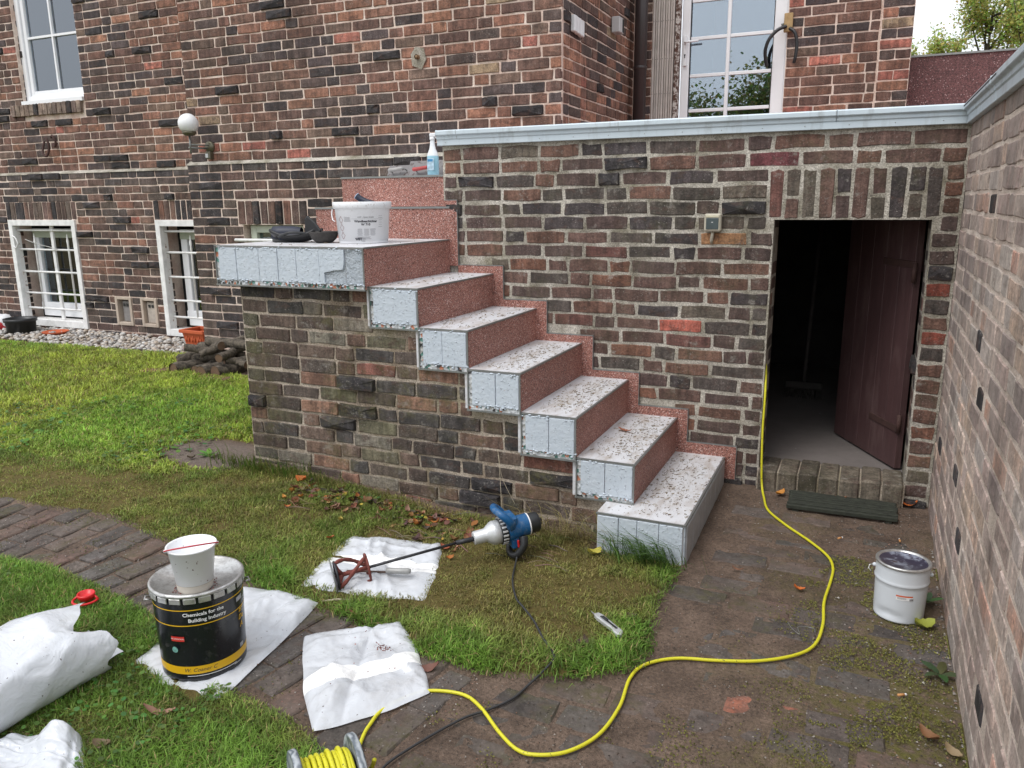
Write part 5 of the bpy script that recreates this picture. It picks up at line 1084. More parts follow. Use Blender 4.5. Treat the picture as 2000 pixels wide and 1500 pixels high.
pr = [(-.075, .036), (-.07, .043), (-.02, .046), (.05, .044), (.10, .036)]; mb.lathe([(r_, z_) for z_, r_ in pr], 20, m=Matrix.Translation((0, 0, .045)) @ Matrix.Rotation(R(90), 4, 'Y')); mb.lathe([(.036, -.075), (.03, -.06), (.001, -.05)], 20, m=Matrix.Translation((0, 0, .045)) @ Matrix.Rotation(R(90), 4, 'Y')); mb.build('sleeve', navy, k2); mb = MB(); mb.bbox(-.05, .06, -.09, -.055, 0, .018, .006); mb.build('strap', plain('grey_strap', (.09, .09, .09), .9, 0, .4, 60, .4), k2)
bw = thing('rubber_bowl', 'grey black rubber mixing bowl beside the white bucket on the landing', 'bowl', (-2.175, -.58, 1.292)); mb = MB(); mb.lathe([(.001, .0), (.045, .0), (.068, .02), (.083, .055), (.086, .062), (.081, .062), (.062, .024), (.001, .012)], 36); mb.build('bowl', plain('crusted_rubber', (.055, .05, .047), .85, 0, .5, 40, .6, .004), bw)
# ---- trowels and spray bottle on the top step
steel = NT('muddy_steel'); P = steel.pos(obj=True); steel.color(steel.mix(steel.ramp(steel.noise(30, 5, .7, P), [(.56, 0.0), (.62, 1.0)]), S(128, 124, 124, .8), S(64, 46, 40))); steel.set(Roughness=.4, Metallic=.3); steel = steel.m
for (x, y, z, wd, hh, lean, lab, red) in ((-2.33, .47, 1.683, .20, .10, 50, 'smaller grey smoothing trowel leaning behind the splashed one, left end', False), (-2.115, .44, 1.683, .27, .122, 56, 'splashed steel trowel with a red handle beside the spray bottle', True)):
    tr_ = thing('trowel', lab, 'trowel', (x, y, z), R(-8)); m = Matrix.Rotation(R(90-lean), 4, 'X'); m = Matrix.Rotation(R(-(90-lean)), 4, 'X')
    mb = MB(); s_ = .035; mb.add([m @ Vector(p) for p in ((-wd/2+s_*.2, 0, 0), (wd/2+s_, 0, 0), (wd/2, 0, hh), (-wd/2-s_*.5, 0, hh), (-wd/2+s_*.2, .002, 0), (wd/2+s_, .002, 0), (wd/2, .002, hh), (-wd/2-s_*.5, .002, hh))], [(0, 1, 2, 3), (7, 6, 5, 4), (0, 4, 5, 1), (1, 5, 6, 2), (2, 6, 7, 3), (3, 7, 4, 0)]); mb.build('blade', steel, tr_)
    mb = MB(); mb.tube([m @ Vector(p) for p in ((-.055, -.005, .03), (-.055, -.035, .03), (.06, -.035, .04), (.06, -.004, .05))], .0045, 6); mb.build('shank', zinc2, tr_)
    mb = MB(); mb.tube([m @ p for p in spline([(-.065, -.036, .026), (-.02, -.036, .030), (.05, -.036, .040)], 5)], [.011, .013, .0135, .0135, .013, .0125, .0125, .0125, .012, .012, .010], 10); mb.build('handle', plain('red_grip', (.42, .06, .06), .5) if red else plain('grey_grip', (.36, .35, .34), .6), tr_)
sb = thing('spray_bottle', 'white spray bottle with a blue label beside the wall end on the top step', 'bottle', (-1.985, .36, 1.682)); mb = MB()
t = NT('pale_blue_bottle'); P = t.pos(obj=True); z_ = t.n('ShaderNodeSeparateXYZ'); t.l(P, z_.inputs[0]); t.color(t.ramp(z_.outputs[2], [(.118, S(150, 196, 214, 1.0)), (.124, (.76, .79, .82))])); t.set(Roughness=.25)
mb.lathe([(.001, 0), (.036, 0), (.040, .006), (.040, .115), (.036, .135), (.022, .165), (.016, .195), (.015, .225)], 28, m=Matrix.Scale(.75, 4, (0, 1, 0))); mb.build('body', t.m, sb)
mb = MB(); mb.lathe([(.017, .222), (.017, .238), (.013, .240)], 16); mb.bbox(-.018, .030, -.011, .011, .238, .262, .005); mb.tube([(.03, 0, .252), (.045, 0, .252)], .006, 8); mb.tube(spline([(.02, 0, .238), (.036, 0, .225), (.040, 0, .205)], 4), .004, 6); mb.build('spray_head', plastic_w, sb)
mb = MB(); mb.add([(-.026, -.0315, .03), (.024, -.0315, .03), (.024, -.0315, .105), (-.026, -.0315, .105)], [(0, 1, 2, 3)]); mb.build('label', plain('pale_label', (.45, .62, .74), .5, 0, .4, 60, 0), sb); mb = MB(); mb.box(-.022, .016, -.0322, -.0318, .085, .100); mb.build('label_stripe', plain('blue_stripe', (.05, .25, .5), .5), sb)
# ---- switch on the terrace wall
sw = thing('light_switch', 'grey weatherproof surface switch with cable stub on the terrace wall left of the door', 'switch', (-.101, -.002, 1.345)); cream = plain('aged_grey_plastic', S(176, 170, 154, 1.1), .5, 0, .15, 12, .1)
mb = MB(); mb.bbox(-.043, .043, -.045, 0, 0, .092, .007); mb.build('housing', cream, sw); mb = MB(); mb.bbox(-.032, .032, -.0485, -.0445, .012, .070, .002); mb.build('rocker', plain('slate_rocker', S(72, 82, 84), .35), sw); mb = MB(); mb.bbox(-.034, .034, -.0475, -.0445, .073, .084, .001); mb.build('cover_lip', plain('pale_lip', S(200, 194, 170), .5), sw)
mb = MB(); mb.box(-.004, .004, -.0492, -.0484, .047, .050); mb.build('indicator', ink_w, sw); mb = MB(); mb.tube([(0, -.02, .002), (-.002, -.02, -.02), (-.006, -.012, -.045), (-.007, .004, -.06)], .0085, 8); mb.build('cable_stub', cream, sw)
# ---- red cap in the lawn
cp = thing('screw_cap', 'bright red plastic cap with a carrying ring lying in the lawn', 'cap', (-2.044, -2.40, G(-2.04, -2.4)+.045), R(30)); rp = plain('bright_red_plastic', (.62, .015, .02), .35, 0, .05, 8, 0)
mb = MB(); mb.lathe([(.001, .012), (.024, .012), (.028, .024), (.032, .026), (.033, .018), (.027, .0), (.001, .0)], 28); mb.build('cap', rp, cp); mb = MB(); mb.tube([(.046*math.cos(a), .046*math.sin(a)-.008, .002) for a in np.linspace(math.pi, 2*math.pi, 16)], .005, 6); mb.tube([(-.046, -.008, .002), (-.03, 0, .014)], .005, 6); mb.tube([(.046, -.008, .002), (.03, 0, .014)], .005, 6); mb.build('carrying_ring', rp, cp)
# ---- things by the house
bp = thing('flower_pot', 'empty black plastic plant pot on the pebbles by the basement window', 'plant pot', (-7.90, 1.42, .09)); bp.scale = (.78, .78, .9); mb = MB(); mb.lathe([(.001, 0), (.165, 0), (.175, .01), (.195, .19), (.212, .195), (.215, .235), (.20, .237), (.18, .19), (.16, .03), (.001, .03)], 40); mb.build('pot', blackp, bp)
ter = plain('terracotta', S(186, 88, 50, 1.0), .7, 0, .15, 14, .1)
sa = thing('plant_saucer', 'shallow terracotta saucer on the pebbles below the left basement window', 'saucer', (-7.40, 1.46, .138)); sa.scale = (.78, .78, .85); mb = MB(); mb.lathe([(.001, 0), (.11, 0), (.15, .02), (.175, .045), (.168, .047), (.14, .022), (.001, .014)], 36); mb.build('dish', ter, sa)
sk_ = thing('sack', 'white and red printed sack slumped behind the black plant pot', 'sack', (-8.42, 1.52, .10)); mb = MB(); mb.sphere((0, 0, .10), .19, 20, 12, (1.0, .6, .62))
for i, p in enumerate(mb.v): q = 1+.16*mnoise.noise(Vector(p)*9); mb.v[i] = (p[0]*q, p[1]*q, max(0, p[2]*q))
t = NT('printed_sack'); P = t.pos(obj=True); t.color(t.mix(t.ramp(t.noise(7, 2, .5, P), [(.56, 0.0), (.58, 1.0)]), (.7, .7, .72), (.5, .04, .05))); t.set(Roughness=.35); mb.build('bag', t.m, sk_)
tp_ = thing('planter', 'terracotta trough with leaf relief standing in front of the right basement window', 'planter', (-5.15, 1.34, .155), R(-4)); tp_.scale = (.86, .86, .9); mb = MB()
def frus(mb, w0, d0, w1, d1, z0, z1): mb.add([(-w0, -d0, z0), (w0, -d0, z0), (w0, d0, z0), (-w0, d0, z0), (-w1, -d1, z1), (w1, -d1, z1), (w1, d1, z1), (-w1, d1, z1)], [(3, 2, 1, 0), (0, 1, 5, 4), (1, 2, 6, 5), (2, 3, 7, 6), (3, 0, 4, 7)])
frus(mb, .135, .10, .165, .125, .02, .185); mb.build('trough', ter, tp_); mb = MB()
for a, b, c, d in ((-.19, .19, -.15, -.118), (-.19, .19, .118, .15), (-.19, -.155, -.118, .118), (.155, .19, -.118, .118)): mb.bbox(a, b, c, d, .178, .212, .004)
mb.build('rim', ter, tp_); mb = MB(); mb.bbox(-.165, .165, -.13, .13, 0, .02, .004); mb.build('base', ter, tp_)
for x in (-.095, .0, .095):
    for dx, dz, rt in ((0, .02, 0), (-.022, 0, .5), (.022, 0, -.5)): mb = MB(); mb.sphere((x+dx, -.122, .105+dz), .016, 8, 6, (.7, .5, 1.8)); mb.build('leaf_relief', ter, tp_)
bark = NT('bark'); P = bark.pos(obj=True); bark.color(bark.mix(bark.ramp(bark.noise(30, 5, .7, P), [(.35, 0.0), (.65, 1.0)]), S(46, 40, 34), S(112, 102, 90))); bark.set(Roughness=.9); bark.bump(bark.noise(45, 5, .7, P), 1.0, .01); bark = bark.m; cut = plain('cut_wood', S(104, 82, 64), .9, 0, .3, 30, .2)
LOGS = [(-4.60, .62, .045, 0, .42, .055, 80), (-4.44, .64, .04, 0, .40, .045, 95), (-4.30, .62, .05, 0, .45, .055, 88), (-4.17, .64, .05, 0, .42, .055, 84), (-4.52, .68, .125, 4, .55, .036, 12), (-4.28, .66, .135, -6, .5, .034, -8), (-4.62, .72, .16, 14, .42, .040, 60), (-4.42, .68, .19, -10, .50, .034, 30), (-4.22, .70, .21, 5, .46, .036, 100), (-4.50, .72, .235, 8, .42, .038, -20), (-4.20, .72, .28, -2, .62, .042, 4), (-4.34, .70, .255, 18, .40, .028, 48), (-4.12, .68, .13, 0, .3, .03, 60)]
LLAB = ['thick short log with a dark cut end, lowest at the left of the wood pile', 'slim cut log end facing the lawn, low in the wood pile', 'thick log with a round cut face, bottom middle of the wood pile', 'round log end touching the stair base at the bottom of the wood pile']
LLAB2 = ['thin branch lying level over the two left log ends of the wood pile', 'thin branch lying level over the two right log ends of the wood pile', 'steep branch log on the left flank of the wood pile', 'knobbly branch log tilted across the middle of the wood pile', 'log end facing the lawn high at the right of the wood pile', 'crooked branch on the upper left of the wood pile', 'long pale branch log lying across the top of the wood pile', 'thin steep branch stub sticking up in the middle of the wood pile', 'thinnest branch end beside the stair base in the wood pile']
for i, (x, y, z, el, L, r_, az) in enumerate(LOGS):
    lg = thing('log', LLAB[i] if i < 4 else LLAB2[i-4], 'log', (x, y+.08, G(x, y)+z*.82+.004), R(az), 'branch logs in the wood pile'); c, s_ = math.cos(R(el)), math.sin(R(el)); pts = [Vector((-L/2*c+L*c*k/7, .018*mnoise.noise((k*.6, i, 0)), (-L/2+L*k/7)*s_+.015*mnoise.noise((i, k*.6, 3)))) for k in range(8)]
    mb = MB(); mb.tube(pts, [r_*(1+.12*mnoise.noise((k, i*3, 1))) for k in range(8)], 12, caps=False); mb.build('bark', bark, lg); mb = MB(); mb.add([pts[0]+Vector((0, r_*.98*math.cos(a), r_*.98*math.sin(a))) for a in np.linspace(0, 2*math.pi, 13)[:-1]], [list(range(12))]); mb.add([pts[-1]+Vector((0, r_*.98*math.cos(a), r_*.98*math.sin(a))) for a in np.linspace(0, 2*math.pi, 13)[:-1]], [list(range(12))[::-1]]); mb.build('cut_end', cut, lg)['kind'] = 'stuff'
for x, y, a in ((-4.86, .50, 20), (-4.72, .56, 12), (-4.30, .50, -4), (-4.10, .47, -6)): o = pave(x, y, R(a), 1, 1, .03, (.26, .09, .05))

br_ = thing('broom', 'old broom leaning in the dark cellar behind the doorway', 'broom', (.30, 1.75, .075)); mb = MB(); mb.tube([(0, 0, .12), (.02, .35, 1.25)], .013, 8); mb.build('stick', plain('grey_wood', (.09, .08, .075), .8), br_); mb = MB(); mb.bbox(-.13, .13, -.03, .03, .07, .12, .008); mb.build('head', plain('grey_wood_head', (.06, .055, .05), .8), br_)
mb = MB()
for i in range(60): x = -.125+i*.0042; mb.tube([(x, random.uniform(-.02, .02), .075), (x+random.uniform(-.02, .02), random.uniform(-.05, .04), .0)], .002, 3)
mb.build('bristles', plain('bristle', (.10, .09, .08), .9), br_)['kind'] = 'stuff'

# ================================================================== GROWTH, LITTER, TREES
def leafmat(name, src='tint', trans=.3, rough=.5):
    t = NT(name); a = t.n('ShaderNodeAttribute'); a.attribute_name = src; P = t.pos()
    c = t.mix(1.0, a.outputs['Color'], t.ramp(t.noise(9, 3, .6, P), [(.3, .8), (.7, 1.2)]), 'MULTIPLY'); t.color(c); t.set(Roughness=rough, **{'Specular IOR Level': .3})
    tr = t.n('ShaderNodeBsdfTranslucent'); t.l(c, tr.inputs[0]); mx = t.n('ShaderNodeMixShader'); mx.inputs[0].default_value = trans
    t.l(t.p.outputs[0], mx.inputs[1]); t.l(tr.outputs[0], mx.inputs[2]); t.l(mx.outputs[0], t.out.inputs[0]); return t.m
grassmat = leafmat('grass_blade', trans=.38)
def blades(name, x, y, z, h, w, col, lean, az, mat=grassmat, kind='stuff'):
    n = len(x); ca, sa = np.cos(az), np.sin(az); wx, wy = -sa*w/2, ca*w/2
    hm = h*.55; l1 = h*lean*.30; l2 = h*lean; ht = h*np.sqrt(np.clip(1-np.minimum(lean, 1.1)**2*.55, .12, 1))
    V = np.empty((n, 5, 3)); V[:, 0] = np.stack([x-wx, y-wy, z], 1); V[:, 1] = np.stack([x+wx, y+wy, z], 1)
    V[:, 2] = np.stack([x+ca*l1+wx*.8, y+sa*l1+wy*.8, z+hm*np.minimum(1, ht/h+.25)], 1); V[:, 3] = np.stack([x+ca*l1-wx*.8, y+sa*l1-wy*.8, z+hm*np.minimum(1, ht/h+.25)], 1); V[:, 4] = np.stack([x+ca*l2, y+sa*l2, z+ht], 1)
    me = bpy.data.meshes.new(name); me.vertices.add(n*5); me.vertices.foreach_set('co', V.ravel()); me.loops.add(n*7); me.polygons.add(n*2)
    b = np.arange(n)*5; L = np.stack([b, b+1, b+2, b+3, b+3, b+2, b+4], 1); me.loops.foreach_set('vertex_index', L.ravel())
    st = np.stack([np.arange(n)*7, np.arange(n)*7+4], 1); me.polygons.foreach_set('loop_start', st.ravel()); me.polygons.foreach_set('loop_total', np.tile([4, 3], n))
    at = me.color_attributes.new('tint', 'FLOAT_COLOR', 'POINT'); cc = np.ones((n, 5, 4)); cc[:, :, :3] = col[:, None, :]; cc[:, :2, :3] *= .75; at.data.foreach_set('color', cc.ravel())
    me.materials.append(mat); me.update(calc_edges=True); o = bpy.data.objects.new(name, me); COL.objects.link(o)
    if kind: o['kind'] = kind
    return o
GV = lambda X, Y: np.array([G(a, b) for a, b in zip(X, Y)])
def scatter(poly, x0, x1, y0, y1, dens):
    n = int((x1-x0)*(y1-y0)*dens); x = rng.uniform(x0, x1, n); y = rng.uniform(y0, y1, n)
    jx = rng.normal(0, .012, n); jy = rng.normal(0, .012, n); m = inpoly(poly, x+jx, y+jy); return x[m], y[m]
def fastnoise(x, y, s, o):    # smooth random field from a coarse lattice
    g = np.random.default_rng(int(o)).uniform(-1, 1, (97, 97)); u = np.mod(x*s+40.5, 96); v = np.mod(y*s+40.5, 96); i = u.astype(int); j = v.astype(int); fu = u-i; fv = v-j; fu = fu*fu*(3-2*fu); fv = fv*fv*(3-2*fv)
    return (g[i, j]*(1-fu)+g[i+1, j]*fu)*(1-fv)+(g[i, j+1]*(1-fu)+g[i+1, j+1]*fu)*fv
BAGS = [[(-.785, -2.625), (-.545, -2.305), (-.865, -1.965), (-1.155, -2.20)], [(-1.405, -1.915), (-.865, -1.79), (-1.06, -1.30), (-1.48, -1.425)], [(-1.60, -2.60), (-1.20, -2.69), (-1.27, -1.99), (-1.63, -2.03)], [(-1.60, -3.20), (-1.22, -3.08), (-1.40, -2.93), (-1.62, -3.02)], [(-1.93, -3.3), (-1.66, -3.3), (-1.63, -2.70), (-1.87, -2.66)]]
def clear(x, y):
    m = np.zeros(np.shape(x), bool)
    for b in BAGS: m |= inpoly(b, x, y) & (segdist(b, x, y) > .02)
    return ~m
def lawn(name, x, y, label=None):
    m = clear(x, y); x, y = x[m], y[m]
    n = len(x); z = GV(x, y)+.010; n1 = fastnoise(x, y, 2.2, 3); n2 = fastnoise(x, y, 7, 5); n3 = fastnoise(x, y, .9, 9)
    left = np.clip((-2.25-x)/.7, 0, 1)*np.clip((y+1.55)/.5, 0, 1); low = inpoly(LAWN_B, x, y).astype(float)
    edge = segdist(LAWN_A, x, y); cen = (1-left)*(1-low)
    lush = np.clip(left*1.0+low*.95+cen*(.10+.85*np.clip(1-edge/.22, 0, 1)*(.62*(y < -1.62)+.45*(x > -.25))*np.clip(.65+1.0*n1, .1, 1)+.25*np.clip(n1*2, 0, 1)), 0, 1)
    lush = np.clip(lush+n2*.30+n1*.15+fastnoise(x, y, 13, 51)*.25, 0, 1)
    mud = np.hypot((x+2.83)/.38, (y+.9)/.24); keep = (rng.uniform(0, 1, n) < np.clip((mud-.85)*2.5, 0, 1)) & (rng.uniform(0, 1, n) < np.where(cen > .5, .85+.4*lush, 1.0)*np.where((cen > .5) & (n2 < -.35), .35, 1))
    ed2 = np.minimum(edge, segdist(LAWN_B, x, y)); h = (.015+.018*lush)*rng.uniform(.45, 1.5, n)*(1+.35*n1)*np.clip(.55+ed2/.12, .55, 1); w = (.0034+.0006*lush)*rng.uniform(.7, 1.3, n)*np.where(left > .5, 1.7, 1.0)*np.where(low > .5, .85, 1)
    g_l = np.array([.135, .245, .038]); g_y = np.array([.230, .285, .048]); g_d = np.array([.085, .165, .030]); br = np.array([.180, .155, .058]); ol = np.array([.175, .215, .046])
    q = np.clip(.5+.75*n3+.3*n2+rng.normal(0, .22, n), 0, 1)[:, None]
    cl = np.where(left[:, None] > .5, g_y*q+g_l*(1-q), (g_l*.85)*q+g_d*(1-q)); cd_ = br*q+ol*(1-q); col = cd_*(1-lush[:, None])+cl*lush[:, None]
    dry = rng.uniform(0, 1, n) < .07; col[dry] = np.array([.27, .22, .10])*rng.uniform(.7, 1.2, (dry.sum(), 1)); col *= rng.uniform(.5, 1.4, (n, 1))*1.45*(1+.22*fastnoise(x, y, 11, 41)+.15*n2)[:, None]; col[:, 0] *= 1.05; col *= np.where(left > .5, 1.25, 1.05)[:, None]
    k = keep; return blades(name, x[k], y[k], z[k], h[k], w[k], col[k], rng.uniform(.3, 1.5, n)[k], (rng.uniform(0, 2*math.pi, n)+fastnoise(x, y, 4, 21)*1.2)[k])
xa, ya = scatter(LAWN_A, -2.6, .12, -2.2, -.9, 33000); xb, yb = scatter(LAWN_A, -4.6, -2.4, -1.95, 1.1, 17000); xc, yc_ = scatter(LAWN_A, -13, -4.4, -2.2, 1.12, 6500)
lawn('lawn_grass', np.concatenate([xa, xb, xc]), np.concatenate([ya, yb, yc_]))
xa, ya = scatter(LAWN_B, -3.0, -.45, -3.5, -2.2, 40000); xb, yb = scatter(LAWN_B, -6, -3.0, -3.8, -2.2, 9000)
lawn('lawn_grass', np.concatenate([xa, xb]), np.concatenate([ya, yb]))
# small round-leaved weeds in the grass
def clover(name, poly, box, dens, cols, smin, smax):
    x, y = scatter(poly, *box, dens); n1 = fastnoise(x, y, 1.7, 31); k = (n1 > .05) & clear(x, y); x, y = x[k], y[k]; mb = MB()
    for a, b in zip(x, y):
        s = random.uniform(smin, smax); z = G(a, b)+random.uniform(.022, .045); c = tuple(v*random.uniform(.75, 1.25) for v in random.choice(cols)); tx, ty = random.uniform(-.4, .4), random.uniform(-.4, .4); r0 = random.uniform(0, 6.28)
        mb.add([(a+s*math.cos(r0+t_*1.047), b+s*math.sin(r0+t_*1.047), z+s*(tx*math.cos(r0+t_*1.047)+ty*math.sin(r0+t_*1.047))) for t_ in range(6)], [(0, 1, 2, 3, 4, 5)], False, c)
    o = mb.build(name, grassmat); o['kind'] = 'stuff'; return o
clover('clover', LAWN_A, (-5.5, -2.4, -1.4, .9), 420, [(.13, .24, .05), (.16, .27, .06), (.10, .20, .07)], .009, .018)
clover('clover', LAWN_B, (-3.0, -.6, -3.4, -2.3), 900, [(.11, .22, .05), (.08, .17, .04)], .005, .010)
# tall tuft by the lowest step, dry grass by the base, fringe at the stair corner
def tuft(name, label, cx, cy, n, sx, sy, h0, h1, w, cols, az0, azs, lean, cat='grass tuft'):
    x = rng.normal(cx, sx, n); y = rng.normal(cy, sy, n); h = rng.uniform(h0, h1, n); c = np.array([cols[i] for i in rng.integers(0, len(cols), n)])*rng.uniform(.7, 1.3, (n, 1))
    o = blades(name, x, y, GV(x, y)+.004, h, w*rng.uniform(.7, 1.3, n), c, rng.uniform(*lean, n), rng.normal(az0, azs, n), kind=None); return tag(o, label, cat)
tuft('grass_tuft', 'long green grass tuft bending over at the foot of the lowest step', -.13, -1.10, 240, .085, .035, .07, .20, .0055, [(.10, .19, .04), (.14, .24, .06), (.07, .14, .03)], math.pi*1.15, .55, (.55, 1.15))
tuft('dry_grass', 'pale dry straw grass lying against the stair base behind the mixer', -.55, -.99, 260, .16, .03, .06, .22, .003, [(.38, .30, .15), (.30, .25, .11), (.24, .22, .08)], math.pi*1.3, 1.1, (.8, 1.3))
tuft('grass_tuft', 'fresh green grass fringe at the foot of the mossy stair base corner', -2.36, -1.0, 420, .20, .04, .05, .13, .0045, [(.14, .22, .04), (.10, .18, .035), (.20, .22, .06)], -1.4, .9, (.3, 1.0))
tuft('grass_tuft', 'sparse yellowish grass fringe along the middle of the stair base', -1.75, -1.0, 300, .28, .03, .04, .10, .0035, [(.20, .20, .06), (.14, .18, .04), (.30, .24, .10)], -1.4, .9, (.4, 1.1))
# pebble strip at the house
mb = MB(); ico = [(0,0,1),(.89,0,.45),(.28,.85,.45),(-.72,.53,.45),(-.72,-.53,.45),(.28,-.85,.45),(.72,.53,-.45),(-.28,.85,-.45),(-.89,0,-.45),(-.28,-.85,-.45),(.72,-.53,-.45),(0,0,-1)]
icf = [(0,1,2),(0,2,3),(0,3,4),(0,4,5),(0,5,1),(1,6,2),(2,7,3),(3,8,4),(4,9,5),(5,10,1),(6,7,2),(7,8,3),(8,9,4),(9,10,5),(10,6,1),(11,7,6),(11,8,7),(11,9,8),(11,10,9),(11,6,10)]
for i in range(3300):
    x = random.uniform(-11.5, -4.75); y = random.uniform(1.06+.05*math.sin(x*3), 1.72 if x < -4.95 else 1.13); s = random.uniform(.014, .034); z = G(x, y)+random.uniform(-.005, .022); a = random.uniform(0, 6.28); c_, s_ = math.cos(a), math.sin(a); f = random.uniform(.6, 1.0); f2 = random.uniform(.45, .7); j_ = random.uniform(.65, 1.05); k = random.choice([(.55, .52, .48), (.62, .60, .57), (.42, .36, .30), (.50, .42, .34), (.33, .31, .30), (.60, .55, .50)])
    mb.add([(x+s*(px_*c_-py_*f*s_), y+s*(px_*s_+py_*f*c_), z+s*pz_*f2) for px_, py_, pz_ in ico], icf, True, tuple(v*j_ for v in k))
t = NT('pebble'); a_ = t.n('ShaderNodeAttribute'); a_.attribute_name = 'tint'; t.color(t.mix(1.0, a_.outputs['Color'], t.ramp(t.noise(40, 3), [(.3, .75), (.7, 1.15)]), 'MULTIPLY')); t.set(Roughness=.6); tintmat = t.m
o = mb.build('pebbles', tintmat); o['kind'] = 'stuff'
# leaves
leaf_m = leafmat('dead_leaf', 'tint', .12, .6)
def leaf_geo(L, W_, curl, seed, lobes=0):
    r = random.Random(seed); n = 9; vs = []; fs = []
    for i in range(n+1):
        u = i/n; w = W_/2*math.sin(math.pi*min(1, u*.94+.03))**.8*(1+(.45*math.sin(u*lobes*math.pi*2) if lobes else 0)*.6); x = (u-.5)*L; zc = curl*L*(2*u-1)**2+r.uniform(-.02, .02)*L*.3
        vs += [(x, -w, zc+curl*W_*.8+r.uniform(0, .1)*W_), (x, 0, zc), (x, w, zc+curl*W_*1.0+r.uniform(0, .15)*W_)]
    for i in range(n): a = 3*i; fs += [[a, a+3, a+4, a+1], [a+1, a+4, a+5, a+2]]
    return vs, fs
BRN, ORG, YEL, DRK, TAN, GRN = (.20, .10, .05), (.50, .16, .04), (.52, .38, .08), (.075, .045, .032), (.34, .22, .12), (.12, .20, .05)
LEAVES = [(-1.046, -2.0, .075, .024, 15, BRN, 'brown curled leaf pair on the path between the two flat bags'), (-.62, -2.191, .075, .035, 30, (.17, .075, .05), 'dark red brown leaf on the path at the right side of the banded bag'), (-.368, -1.134, .085, .05, 60, YEL, 'pale yellow leaf on the grass left of the lowest step'), (-.172, -1.858, .06, .045, 80, DRK, 'dark round leaf in the grass near the path below the knife'), (.964, -1.226, .075, .06, 20, (.36, .33, .06), 'yellow green leaf on the ground just right of the white pail'), (.508, -1.105, .045, .03, 10, ORG, 'small orange leaf on the muddy bricks inside the curve of the yellow cable'), (.943, -1.91, .075, .034, -50, BRN, 'long brown leaf on the mossy ground by the garden wall'), (1.0, -1.96, .055, .03, -40, TAN, 'tan leaf at the foot of the garden wall in the lower right corner'), (-1.278, -2.757, .10, .03, 25, (.30, .19, .12), 'ragged pale brown leaf on the lower lawn'), (-1.314, -2.934, .055, .035, 20, (.22, .14, .08), 'rolled brown leaf in the lower lawn near the standing bag corner'), (-2.082, -1.034, .07, .05, 0, ORG, 'bright orange leaf at the stair base near its left corner'), (-.95, -1.422, .035, .025, 40, ORG, 'small orange brick red leaf beside the mixer shaft'), (.951, -.03, .08, .035, 10, ORG, 'orange leaf on the ground right of the boot grate'), (.634, -.07, .06, .035, -20, BRN, 'brown leaf resting behind the middle of the boot grate'), (.335, -.10, .06, .04, 50, (.50, .24, .05), 'orange yellow leaf at the left end of the boot grate'), (-1.02, -1.35, .05, .03, -10, (.33, .12, .06), 'reddish leaf on the grass right of the paddle bag'), (-.06, -1.60, .04, .03, 0, (.12, .09, .05), 'small dark leaf at the grass edge beside the knife'), (-1.56, -2.36, .05, .025, 20, BRN, 'small brown leaf on the lawn left of the black drum'), (-2.9, -1.02, .05, .03, 20, DRK, 'dark leaf on the bare mud patch by the stair base'), (.25, -1.02, .05, .012, -10, BRN, 'thin brown leaf on the bricks in front of the lowest step')]
for i, (x, y, L, W_, rz, c, lab) in enumerate(LEAVES):
    vs, fs = leaf_geo(L, W_, .22, i); mb = MB(); mb.add(vs, fs, True, tuple(v*random.uniform(.85, 1.15) for v in c)); o = mb.build('fallen_leaf', leaf_m, None, (x, y, G(x, y)+(.02 if (inpoly(LAWN_A, [x], [y])[0] or inpoly(LAWN_B, [x], [y])[0]) else .008)), R(rz)); o.rotation_euler = (random.uniform(-.2, .2), random.uniform(-.2, .2), R(rz)); tag(o, lab, 'leaf', 'fallen autumn leaves')
vs, fs = leaf_geo(.085, .026, .12, 77); mb = MB(); mb.add(vs, fs, True, (.30, .12, .07)); o = mb.build('fallen_leaf', leaf_m, None, (-.447, -.393, .319), R(-20)); tag(o, 'long brown leaf lying on the second step from the bottom', 'leaf', 'fallen autumn leaves')
mb = MB()
for i in range(230):
    x = random.uniform(-2.05, -.95); y = -1.02-abs(random.gauss(.10, .10))-.02; s = random.uniform(.02, .055); vs, fs = leaf_geo(s, s*random.uniform(.4, .8), random.uniform(-.1, .35), i); a = random.uniform(0, 6.28); m = Matrix.Translation((x, y, G(x, y)+random.uniform(.012, .035))) @ Matrix.Rotation(a, 4, 'Z') @ Matrix.Rotation(random.uniform(-.6, .6), 4, 'X') @ Matrix.Rotation(random.uniform(-.4, .4), 4, 'Y')
    mb.add([m @ Vector(p) for p in vs], fs, True, tuple(v*random.uniform(.7, 1.2) for v in random.choice([BRN, BRN, BRN, DRK, DRK, DRK, TAN, TAN, (.40, .15, .05), YEL, GRN, (.22, .10, .06)])))
o = mb.build('leaf_litter', leaf_m); o['kind'] = 'stuff'
mb = MB()
for i in range(70):
    x = random.uniform(-2.1, -.5); y = random.uniform(-1.35, -1.0); a = random.uniform(-.6, .6); L = random.uniform(.04, .16); z = G(x, y)+.02; mb.tube([(x, y, z), (x+L*.5*math.cos(a), y+L*.5*math.sin(a), z+.008), (x+L*math.cos(a), y+L*math.sin(a), z)], random.uniform(.001, .0022), 4, col=tuple(v*random.uniform(.7, 1.3) for v in (.20, .15, .10)))
o = mb.build('twigs', tintmat); o['kind'] = 'stuff'
